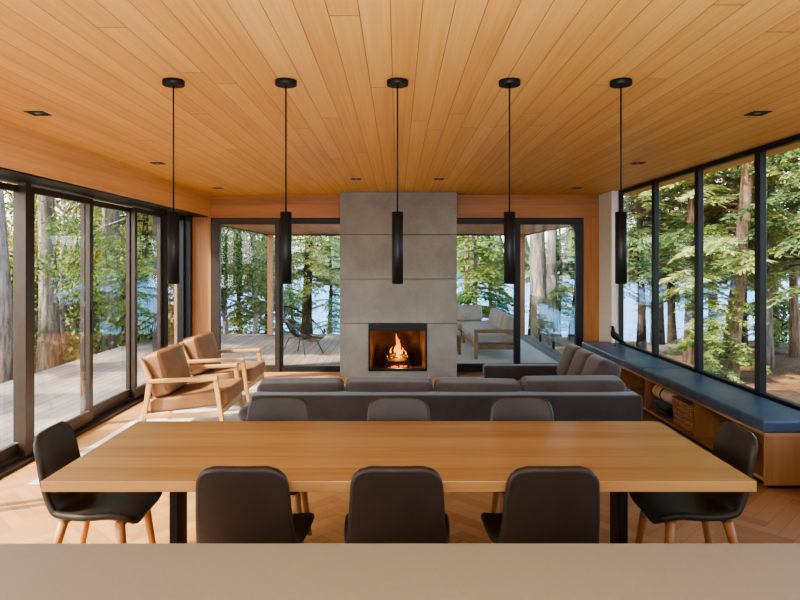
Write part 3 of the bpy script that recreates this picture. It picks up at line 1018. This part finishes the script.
for x, y, z, r, rz, lab in fw:
    d = Vector((math.cos(R(rz)), math.sin(R(rz)), .0))*.17
    mb = MB(); c = Vector((x, y, z))
    mb.tube([c-d, c, c+d], [r, r*1.05, r], 7, mi=0)
    o = mb.build('firewood_log', [M['log'], M['log_end']])
    for p in o.data.polygons:
        if len(p.vertices) == 7: p.material_index = 1
    tag(o, lab, 'log', 'firewood in the far bench cubby')

# ------------------------------------------------------------------ porch and deck
DZ = -.03
mb = MB(); mb.box(-5.6, 3.12, YB+.14, 15.15, DZ-.06, DZ); struct('porch_deck', mb, M['deck'])
mb = MB(); mb.box(-5.6, -3.43, -2, YB+.14, DZ-.06, DZ); struct('side_deck', mb, M['deck'])
mb = MB(); mb.box(-3.1, 3.08, YB+.15, 15.2, 2.335, 2.55); struct('porch_roof', mb, M['porch_wood'])
mb = MB()
mb.box(-3.16, -3.10, YB+.15, 15.26, 2.32, 2.57); mb.box(3.08, 3.14, YB+.15, 15.26, 2.32, 2.57); mb.box(-3.16, 3.14, 15.2, 15.26, 2.30, 2.57)
struct('roof_trim', mb, M['bronze'])
for k, x in enumerate((-2.98, 2.92)):
    mb = MB(); mb.box(x-.06, x+.06, 14.95, 15.07, DZ, 2.334); struct(f'porch_post', mb, M['post_wood'])
def rail(name, lab, p, q, n):
    t = thing('glass_railing', (p[0], p[1], DZ), lab, 'railing')
    p, q = Vector((*p, 0)), Vector((*q, 0)); d = (q-p)/n
    nrm = Vector((-d.y, d.x, 0)).normalized()
    for k in range(n):
        a, b = p+d*(k+.02), p+d*(k+.98)
        mb = MB()
        mb.add([(a.x, a.y, .02), (b.x, b.y, .02), (b.x, b.y, .93), (a.x, a.y, .93)], [(0, 1, 2, 3)])
        mb.build('glass_panel', M['rail_glass'], t, fix=False)
    for k in range(n+1):
        a = p+d*k
        mb = MB(); mb.box(a.x-.02, a.x+.02, a.y-.02, a.y+.02, DZ, .12); mb.build('clamp', M['black'], t)
rail('a', 'frameless glass railing along the far edge of the porch, facing the lake', (-2.85, 15.05), (2.8, 15.05), 5)
rail('b', 'frameless glass railing along the side of the porch beyond the right back door', (3.06, 14.9), (3.06, 10.2), 4)

# lounge chair with woven cord
t = thing('cord_lounge_chair', (-1.78, 11.85, DZ), 'black cord egg lounge chair standing on the porch deck', 'chair')
ringp = []; inner = []
A = Matrix.Translation((-1.77, 11.85, DZ)) @ Matrix.Rotation(R(-27), 4, 'Z')
for k in range(44):
    a = 2*math.pi*k/44
    u = math.cos(a); w = math.sin(a)       # u: +1 front (local +X), -1 back top
    z = .58 - u*.27 + .02*u*u
    ringp.append(A @ Vector((.02+.42*u, .36*w*(1-.10*u), z)))
    inner.append(A @ Vector((.02+.10*u, .10*w, .30+.01*u)))
mb = MB(); mb.tube(ringp, .016, 8, closed=True); mb.build('hoop', M['black'], t)
mb = MB(); mb.tube(inner, .009, 6, closed=True); mb.build('seat_ring', M['black'], t)
mb = MB()
for a, b in zip(ringp, inner):
    md = (a+b)/2; md.z -= .075; md2 = a.lerp(b, .2); md2.z -= .05
    mb.tube([a, md2, md, b], .006, 4)
mb.build('cords', M['cord'], t)
base = [A @ Vector(p) for p in ((.16, .2, .31), (.16, -.2, .31), (-.16, -.18, .31), (-.16, .18, .31))]
mb = MB(); mb.tube(base, .009, 6, closed=True); mb.build('under_frame', M['black'], t)
for p in ((.16, .2), (.16, -.2), (-.16, -.18), (-.16, .18)):
    a = A @ Vector((p[0], p[1], .31)); b = A @ Vector((p[0]*1.75, p[1]*1.45, .0))
    mb = MB(); mb.tube([a, b], .009, 6); mb.build('leg', M['black'], t)

# outdoor corner sofa
mb = MB(); mb.box(.55, 2.72, 10.5, 14.6, DZ, DZ+.01); tag(mb.build('outdoor_rug', M['outdoor_rug']), 'pale grey outdoor rug under the porch sofa', 'rug')
t = thing('outdoor_sofa', (1.7, 12.5, DZ+.01), 'teak framed corner sofa with grey cushions on the porch', 'sofa')
oz = DZ+.01
def op(name, mats, *a, **k):
    mb = MB(); mb.rbox(*a, **k); return mb.build(name, mats, t)
op('base_frame', M['teak'], 1.36, 2.12, 11.2, 14.2, oz+.17, oz+.26, r=.01)
op('base_frame', M['teak'], .5, 1.355, 13.45, 14.2, oz+.17, oz+.26, r=.01)
op('armrest', M['teak'], 1.34, 2.14, 11.16, 11.24, oz+.46, oz+.52, r=.012)
op('back_rail', M['teak'], 2.10, 2.16, 11.245, 14.2, oz+.46, oz+.52, r=.012)
op('back_rail', M['teak'], .5, 2.095, 14.16, 14.22, oz+.46, oz+.52, r=.012)
for x, y, z in ((1.375, 11.2, .46), (2.1, 11.2, .46), (2.12, 14.18, .46), (1.38, 13.4, .17), (.53, 14.18, .46), (.53, 13.48, .17)):
    op('leg', M['teak'], x-.03, x+.03, y-.03, y+.03, oz, oz+z, r=.008)
for a, b in ((11.25, 12.3), (12.31, 13.43)): op('seat_cushion', M['outdoor_fabric'], 1.34, 2.08, a, b, oz+.262, oz+.40, r=.04, seg=3, sub=4, puff=.12)
op('seat_cushion', M['outdoor_fabric'], .5, 2.08, 13.44, 14.1, oz+.262, oz+.40, r=.04, seg=3, sub=4, puff=.1)
for a in (11.32, 11.88, 12.44, 13.0):
    Mx = Matrix.Translation((1.98, a+.27, oz+.40)) @ Matrix.Rotation(R(12), 4, 'Y')
    mb = MB(); mb.rbox(-.075, .075, -.265, .265, 0, .34, r=.05, seg=3, sub=5, puff=.3, pax=0, M=Mx); mb.build('back_cushion', M['outdoor_fabric'], t)
for a in (.52, 1.20):
    Mx = Matrix.Translation((a+.33, 14.03, oz+.40)) @ Matrix.Rotation(R(-12), 4, 'X')
    mb = MB(); mb.rbox(-.33, .33, -.075, .075, 0, .36, r=.05, seg=3, sub=5, puff=.3, pax=1, M=Mx); mb.build('back_cushion', M['outdoor_fabric'], t)
t = thing('teak_stool', (1.0, 11.9, oz), 'low teak stool with a grey pad in front of the porch sofa', 'stool')
for x in (.78, 1.14):
    for y in (11.75, 12.2):
        mb = MB(); mb.rbox(x-.022, x+.022, y-.022, y+.022, oz, oz+.30, r=.006); mb.build('leg', M['teak'], t)
mb = MB(); mb.rbox(.74, 1.18, 11.71, 12.24, oz+.30, oz+.34, r=.008); mb.build('top', M['teak'], t)
mb = MB(); mb.rbox(.75, 1.17, 11.72, 12.23, oz+.342, oz+.42, r=.03, seg=3, sub=4, puff=.12); mb.build('pad', M['outdoor_fabric'], t)

# ------------------------------------------------------------------ land, lake, far shore
WZ = -1.75
def shore(x):
    s = 27 + 2.2*math.sin(x*.21+.6) + 1.2*math.sin(x*.53)
    if x < -5: s += (-5-x)*1.3
    return s
def gz_(x, y):
    d = shore(x)-y
    s = max(-1, min(1, d/16)); s = s*(1.5-.5*s*s) if s > 0 else s*1.5
    z = WZ + .05 + 1.15*s
    z += .10*math.sin(x*.9+y*.4)*math.cos(y*.7-x*.3) + .05*math.sin(x*2.3)*math.sin(y*1.9)
    if x < -6: z += min(1.2, (-6-x)*.05)
    return min(z, -.35) if x > -6 else z
mb = MB()
nx, ny = 100, 90
xs = [-45+90*i/nx for i in range(nx+1)]; yy = [-8+68*j/ny for j in range(ny+1)]
vs = [(x, y, gz_(x, y)) for y in yy for x in xs]
mb.add(vs, [(j*(nx+1)+i, j*(nx+1)+i+1, (j+1)*(nx+1)+i+1, (j+1)*(nx+1)+i) for j in range(ny) for i in range(nx)], 0, True)
struct('ground', mb, M['ground'])
mb = MB(); mb.add([(-400, 12, WZ), (400, 12, WZ), (400, 500, WZ), (-400, 500, WZ)], [(0, 1, 2, 3)])
struct('lake', mb, M['water'])
mb = MB()
for i in range(330):
    x = rnd.uniform(-190, 190); y = 120+rnd.uniform(0, 30)+abs(x)*.1
    h = rnd.uniform(6, 13); w = h*rnd.uniform(.2, .32)
    for k in range(5):
        z0 = WZ + h*k/5.5; n = 8; r0 = w*(1-k/5.4)
        ring_ = [(x+r0*rnd.uniform(.7, 1.25)*math.cos(2*math.pi*q/n), y+r0*math.sin(2*math.pi*q/n), z0+rnd.uniform(-.3, .3)) for q in range(n)]
        mb.add(ring_+[(x+rnd.uniform(-.2, .2), y, z0+h*.42)], [(q, (q+1) % n, n) for q in range(n)])
tag(mb.build('far_treeline', M['far_forest'], fix=False), 'hazy line of woods along the far shore of the lake', 'woods', kind='stuff')

# ------------------------------------------------------------------ trees
def leaf_strip(vs, fs, p, d, n, L, W):
    s = d.cross(n).normalized()*W
    o = len(vs)
    vs += [p-s*.5, p+d*L*.45-s, p+d*L, p+d*L*.45+s]
    fs.append((o, o+1, o+2, o+3))

def conifer_mesh(seed, Ht, z0, Lmax, nb, dens, leafL=.2, leafW=.022, taper=.9, droop=.35):
    r = random.Random(seed); vs, fs = [], []
    bv = MB()
    for b in range(nb):
        s = (b+r.random())/nb
        z = z0+(Ht-z0)*s
        L = Lmax*(1-s*taper)*r.uniform(.65, 1.12)*(.55+.45*min(1, s*6))
        az = r.uniform(0, 2*math.pi)
        dh = Vector((math.cos(az), math.sin(az), 0)); side = Vector((-dh.y, dh.x, 0))
        pts = []
        for k in range(5):
            u = k/4; pts.append(Vector((0, 0, z))+dh*L*u+Vector((0, 0, (.12*u-droop*u*u)*L)))
        bv.tube(pts, [.02+.012*(1-s), .016, .012, .008, .004], 4)
        ns = max(4, int(dens*L))
        for q in range(ns):
            u = .15+.85*(q+r.random())/ns
            k = min(3, int(u*4)); f = u*4-k
            p = pts[k].lerp(pts[k+1], f); tg = (pts[k+1]-pts[k]).normalized()
            for sg in (-1, 1):
                tl = (.2+.32*L*.35*(1.15-u))*r.uniform(.7, 1.3)
                dd = (tg*.65+side*sg*r.uniform(.6, 1)+Vector((0, 0, r.uniform(-.35, .1)))).normalized()
                m = max(3, int(tl/.07))
                for h in range(m):
                    pp = p+dd*tl*(h/m)+Vector((0, 0, -.12*tl*(h/m)**2))
                    for e in (-1, 1):
                        ld = (dd*.7+dd.cross(Vector((0, 0, 1)))*e*.8+Vector((r.uniform(-.3, .3), r.uniform(-.3, .3), r.uniform(-.4, .2)))).normalized()
                        leaf_strip(vs, fs, pp, ld, Vector((r.uniform(-.6, .6), r.uniform(-.6, .6), 1)).normalized(), leafL*r.uniform(.6, 1.2), leafW*r.uniform(.8, 1.5))
    me = MB(); me.add(vs, fs)
    return me, bv

def broad_mesh(seed, Ht, z0, rad, ncl, nl, leaf=.075):
    r = random.Random(seed); vs, fs = [], []; bv = MB()
    for c in range(ncl):
        s = r.random(); z = z0+(Ht-z0)*s
        az = r.uniform(0, 2*math.pi); q = rad*math.sin(math.pi*(.15+.8*s))*r.uniform(.3, 1)
        ctr = Vector((q*math.cos(az), q*math.sin(az), z))
        bv.tube([(0, 0, z-.5*q), ctr*.5+Vector((0, 0, z*.5-.2*q)), ctr], [.022, .014, .006], 4)
        cr = r.uniform(.3, .62)
        for k in range(nl):
            d = Vector((r.gauss(0, 1), r.gauss(0, 1), r.gauss(0, .7)))
            p = ctr+d*cr*.55
            ld = Vector((r.uniform(-1, 1), r.uniform(-1, 1), r.uniform(-1, .4))).normalized()
            leaf_strip(vs, fs, p, ld, Vector((r.uniform(-1, 1), r.uniform(-1, 1), r.uniform(-1, 1))).normalized(), leaf*r.uniform(.7, 1.3), leaf*.35)
    me = MB(); me.add(vs, fs)
    return me, bv

def trunk_mb(seed, Ht, r0, lean=(0, 0), extra=None):
    r = random.Random(seed); mb = MB(); n = 9
    pts, rad = [], []
    for k in range(n):
        s = k/(n-1)
        pts.append((lean[0]*s*Ht+.04*math.sin(s*7+seed), lean[1]*s*Ht+.04*math.cos(s*6+seed), -.15+(Ht+.15)*s))
        rad.append(max(.012, r0*(1-.8*s)*(1.35 if k == 0 else 1)))
    mb.tube(pts, rad, 10)
    return mb

KINDS = {}
def tree_kind(key, foliage, wood_mat, leaf):
    fo, br = foliage
    f = fo.build('foliage', M[leaf], None, fix=False); b = br.build('branches', M[wood_mat], None, fix=False)
    KINDS[key] = (f.data, b.data, wood_mat)
    bpy.data.objects.remove(f); bpy.data.objects.remove(b)
tree_kind('hemlock', conifer_mesh(1, 8.5, 2.0, 2.3, 78, 9), 'bark_dark', 'leaf_conifer')
tree_kind('pine', conifer_mesh(2, 11, 2.2, 2.4, 74, 8, .24, .026), 'bark_pine', 'leaf_conifer')
tree_kind('bright', conifer_mesh(3, 5.0, .3, 1.7, 80, 9, .17, .024), 'bark_grey', 'leaf_bright')
tree_kind('deep', conifer_mesh(4, 7.5, .4, 2.2, 84, 7), 'bark_dark', 'leaf_deep')
tree_kind('autumn', broad_mesh(5, 7.0, 1.6, 2.2, 60, 130), 'bark_grey', 'leaf_autumn')
tree_kind('broad', broad_mesh(6, 7.5, 1.4, 2.4, 85, 150), 'bark_birch', 'leaf_green')
tree_kind('bush', broad_mesh(7, 1.5, .15, .95, 26, 150, .09), 'bark_dark', 'leaf_green')
tree_kind('high', conifer_mesh(8, 13, 5.0, 2.6, 52, 7, .24, .026), 'bark_grey', 'leaf_deep')
CATS = {'hemlock': ('conifer', 'tree'), 'pine': ('pine_tree', 'tree'), 'bright': ('young_conifer', 'tree'), 'deep': ('dark_conifer', 'tree'), 'autumn': ('autumn_tree', 'tree'),
        'broad': ('birch_tree', 'tree'), 'bush': ('shrub', 'shrub'), 'high': ('tall_conifer', 'tree')}
HT = {'hemlock': 8.5, 'pine': 11, 'bright': 5.0, 'deep': 7.5, 'autumn': 7.0, 'broad': 7.5, 'bush': 1.5, 'high': 13}
tn = [0]
def tree(key, px, Y, lab, sc=1.0, r0=.12, rz=None, lean=(0, 0), group=None, bare=False):
    """px: picture column the trunk foot stands at, Y: distance from the camera"""
    tn[0] += 1
    X = (px-CX)*Y/F
    z = gz_(X, Y)
    nm, cat = CATS[key]
    t = thing(nm, (X, Y, z), lab, cat, group)
    rz = rnd.uniform(0, 6.28) if rz is None else rz
    fd, bd, wm = KINDS[key]
    for nme, d in (('foliage', fd), ('branches', bd)):
        o = bpy.data.objects.new(nme, d); C.objects.link(o); o.parent = t
        o.rotation_euler.z = rz; o.scale = (sc, sc, sc)
        if lean != (0, 0):
            o.matrix_basis = Matrix(((1, 0, lean[0], 0), (0, 1, lean[1], 0), (0, 0, 1, 0), (0, 0, 0, 1))) @ o.matrix_basis
            o.rotation_euler = (math.atan2(-lean[1], 1)*-1, math.atan2(lean[0], 1), rz); o.scale = (sc, sc, sc); o.location = (0, 0, 0)
    mb = trunk_mb(tn[0], HT[key]*sc*.97, r0, lean)
    o = mb.build('trunk', M[wm], None); o.parent = t
    return t

# seen through the picture windows on the right
G = 'trees outside the picture windows'
tree('hemlock', 640, 15, 'dark conifer outside the far picture window, next to the white corner wall', 1.0, .10, group=G)
tree('broad', 652, 21, 'slender pale tree at the shore behind the first mullion of the picture windows', 1.0, .08, group=G)
tree('hemlock', 672, 18, 'conifer standing mid-way in the second picture window', 1.05, .12, group=G)
tree('pine', 693, 14, 'pine trunk close to the mullion between second and third picture windows', .9, .15, group=G)
tree('bright', 715, 12.5, 'young yellow-green conifer low in the third picture window', .62, .05, group=G)
tree('pine', 728, 12.5, 'thick leaning pine in the third picture window', .85, .17, lean=(.10, .03), group=G)
tree('hemlock', 742, 19, 'conifer at the shore behind the leaning pine', 1.1, .12, group=G)
tree('pine', 775, 20, 'slim pine at the shore in the nearest picture window', .9, .10, group=G)
tree('bush', 783, 19, 'leafy shrub by the water in the nearest picture window', 1.0, .03, group=None)
tree('hemlock', 815, 13, 'conifer at the right edge of the nearest picture window, boughs hanging in from the side', 1.0, .14, group=G)
tree('high', 770, 13.5, 'tall conifer whose high boughs fill the top of the nearest picture window', .72, .10, group=G)
tree('high', 700, 22, 'tall conifer with high boughs far behind the second and third picture windows', .85, .12, group=G)
tree('deep', 765, 24, 'deep green conifer at the shore between third and nearest picture windows', .85, .1, group=G)
tree('hemlock', 660, 24, 'tall conifer by the water, far back in the second picture window', 1.15, .12, group=G)
tree('hemlock', 712, 16.5, 'conifer with drooping boughs just behind the young yellow-green one', .95, .11, group=G)
tree('pine', 795, 16, 'pine with sunny boughs behind the shrub in the nearest picture window', .95, .12, group=G)
tree('hemlock', 850, 11, 'conifer just beyond the right edge, boughs reaching into the nearest picture window', 1.0, .13, group=G)
# back doors, right of the fireplace
G = 'trees beyond the porch'
tree('bright', 474, 18.5, 'sunny yellow-green young conifer behind the porch sofa', 1.05, .09, group=G)
tree('pine', 466, 21, 'pale pine trunk rising behind the sunny young conifer, right of the fireplace', 1.0, .11, group=G)
tree('deep', 490, 24, 'thin dark conifer by the lake, between fireplace and right back door', .8, .09, group=G)
tree('high', 538, 18, 'thick pine trunk in the right back door, the left of two side by side', 1.0, .26, group=G)
tree('high', 553, 19.5, 'pine trunk in the right back door, the right of two side by side', 1.0, .17, group=G)
tree('deep', 560, 22, 'low dark conifer by the lake, behind the railing in the right back door', .62, .08, group=G)
tree('hemlock', 572, 20, 'leaning conifer at the right edge of the right back door', .75, .10, lean=(.07, 0), group=G)
# back doors, left of the fireplace
tree('broad', 254, 17.5, 'straight white birch trunk in the left back door', .95, .085, group=G)
tree('broad', 226, 17, 'leaning white birch at the left edge of the left back door', .95, .08, lean=(-.05, 0), group=G)
tree('bright', 240, 19.5, 'bright leafy conifer between the two white birches', 1.1, .08, group=G)
tree('deep', 268, 24, 'dark conifer behind the porch post in the left back door', .95, .1, group=G)
tree('hemlock', 308, 22, 'wide grey conifer behind the cord lounge chair', 1.0, .2, group=G)
tree('deep', 330, 26, 'dark conifer by the lake close to the left side of the fireplace', .8, .1, group=G)
tree('bright', 292, 25, 'low sunny conifer by the lake behind the leftmost part of the lounge chair', .6, .06, group=G)
# sliding doors on the left
G = 'trees outside the sliding doors'
tree('high', 6, 10.2, 'grey trunk at the very left edge outside the sliding doors', .9, .15, lean=(-.05, 0), group=G)
tree('high', 48, 12.5, 'thick grey trunk in the second glass panel from the left', 1.0, .19, group=G)
tree('broad', 64, 13, 'slim pale birch beside the thick grey trunk outside the sliding doors', 1.0, .06, group=G)
tree('high', 112, 13.5, 'thick dark trunk behind the third glass panel of the sliding doors', 1.0, .22, group=G)
tree('autumn', 22, 15, 'orange autumn tree behind the left edge glass panel', .95, .08, group=G)
tree('autumn', 75, 17, 'yellow autumn tree behind the thick grey trunk', 1.05, .09, group=G)
tree('bright', 36, 19, 'young yellow-green conifer in the woods, seen in the second glass panel', 1.1, .08, group=G)
tree('deep', 95, 20, 'dark conifer deep in the woods behind the sliding door handle', 1.1, .1, group=G)
tree('hemlock', 147, 15.5, 'green conifer outside the fourth glass panel, left of the first pendant', .95, .1, group=G)
tree('bright', 140, 19, 'sunny young conifer low in the fourth glass panel', 1.0, .08, group=G)
tree('hemlock', 180, 19, 'conifer outside the narrow window by the back left corner', 1.0, .1, group=G)
tree('deep', 160, 23, 'dark conifer far behind the fourth glass panel', 1.1, .1, group=G)
tree('bush', 118, 14.2, 'green shrub at the foot of the thick dark trunk outside the sliding doors', 1.3, .03)
tree('bush', 12, 13.0, 'green shrub low at the left edge outside the sliding doors', 1.3, .03)
tree('autumn', 200, 21, 'yellow autumn tree far behind the back left corner of the room', .9, .08, group=G)
for X, Y, k, sc_, lab in ((-8.3, 8.6, 'high', .5, 'tall conifer beyond the side deck, the farthest of three that shade it'), (-8.0, 6.0, 'high', .5, 'tall conifer beyond the side deck, between two others that shade the deck'), (-8.6, 3.6, 'high', .52, 'tall conifer beyond the side deck, nearest the kitchen end')):
    tree(k, CX+X*F/Y, Y, lab, sc_, .12, group=G)
G = 'trees outside the picture windows'
for X, Y, k, sc_, lab in ((9.5, 6.2, 'hemlock', 1.05, 'conifer beside the house seen only as a reflection in the right back door'), (11, 3.6, 'pine', .9, 'pine beside the kitchen end of the house, reflected in the back door glass')):
    tree(k, CX+X*F/Y, Y, lab, sc_, .12, group=G)
G = 'woods beyond the side deck'
for X, Y, k, sc_ in ((-14, 9, 'autumn', 1.1), (-16, 5.5, 'deep', 1.1), (-14.5, 3, 'autumn', 1.15), (-17, 1, 'hemlock', 1.0), (-14.5, -1.5, 'deep', 1.1), (-18, 9, 'deep', 1.15),
                     (-20, 13, 'hemlock', 1.1), (-16.5, 13.5, 'autumn', 1.2), (-20, 4, 'hemlock', 1.1), (-13.5, 15, 'deep', 1.0), (-19, 18, 'autumn', 1.2), (-21, .5, 'deep', 1.1)):
    nm = {'autumn': 'yellow autumn tree', 'deep': 'dark conifer', 'hemlock': 'green conifer'}[k]
    tree(k, CX+X*F/Y, Y, nm + ' in the deeper woods far beyond the side deck, left of the frame', sc_, .12, group=G + ', ' + nm + 's')
# rocks on the shore
for px, Y, s, lab in ((683, 17.5, .45, 'flat grey boulder on the ground in the second picture window'), (705, 15.5, .35, 'small grey rock beside the pine in the third picture window'), (786, 17, .3, 'small grey rock by the shrub in the nearest picture window')):
    X = (px-CX)*Y/F
    bm = bmesh.new(); bmesh.ops.create_icosphere(bm, subdivisions=3, radius=1)
    rr = random.Random(px)
    for v in bm.verts:
        n = 1+.16*math.sin(v.co.x*4+px)+.12*math.sin(v.co.y*5-px)+.1*math.sin(v.co.z*6)
        v.co = Vector((v.co.x*s*1.5, v.co.y*s, v.co.z*s*.6))*n
    me = bpy.data.meshes.new('boulder'); bm.to_mesh(me); bm.free()
    for p in me.polygons: p.use_smooth = True
    me.materials.append(M['lake_rock'])
    o = bpy.data.objects.new('boulder', me); C.objects.link(o); o.location = (X, Y, gz_(X, Y)+s*.1)
    tag(o, lab, 'rock')

# ------------------------------------------------------------------ light
w = bpy.data.worlds.new('world'); bpy.context.scene.world = w; w.use_nodes = True
nt = w.node_tree; bg = nt.nodes['Background']
sky = nt.nodes.new('ShaderNodeTexSky'); sky.sky_type = 'NISHITA'; sky.sun_disc = False
sd = Vector((.80, .36, -.80)).normalized()
sky.sun_elevation = math.asin(-sd.z); sky.sun_rotation = math.atan2(-sd.x, -sd.y)
sky.air_density = 1.0; sky.dust_density = 2.5; sky.ozone_density = 1.0
nt.links.new(sky.outputs[0], bg.inputs[0]); bg.inputs[1].default_value = 1.0

def lamp(name, typ, loc, energy, col, **k):
    d = bpy.data.lights.new(name, typ); o = bpy.data.objects.new(name, d); C.objects.link(o)
    o.location = loc; d.energy = energy; d.color = col
    for a, b in k.items(): setattr(d, a, b)
    return o
def aim(o, d):
    o.rotation_euler = Vector(d).to_track_quat('-Z', 'Y').to_euler()
s = lamp('sun', 'SUN', (-20, -8, 20), 11.0, (1, .88, .74), angle=R(.9)); aim(s, sd)
k = lamp('added_fill', 'AREA', (0, -1.6, 2.3), 105, (.88, .94, 1), specular_factor=.15, shape='RECTANGLE', size=3, size_y=1.4); aim(k, (0, 1, -.15))  # added area fill behind the camera, brightens the room
k = lamp('added_upfill', 'AREA', (0, -.6, 1.0), 200, (.86, .93, 1), specular_factor=.1, shape='RECTANGLE', size=3, size_y=1.0); aim(k, (0, .55, 1))  # added upward fill, unseen behind the camera, brightens the ceiling
lamp('fire_glow', 'POINT', (.02, FY+.14, gz+.16), 14, (1, .5, .18), shadow_soft_size=.06)

sc = bpy.context.scene
sc.view_settings.view_transform = 'AgX'
try: sc.view_settings.look = 'AgX - Medium High Contrast'
except Exception: pass
sc.view_settings.exposure = .58
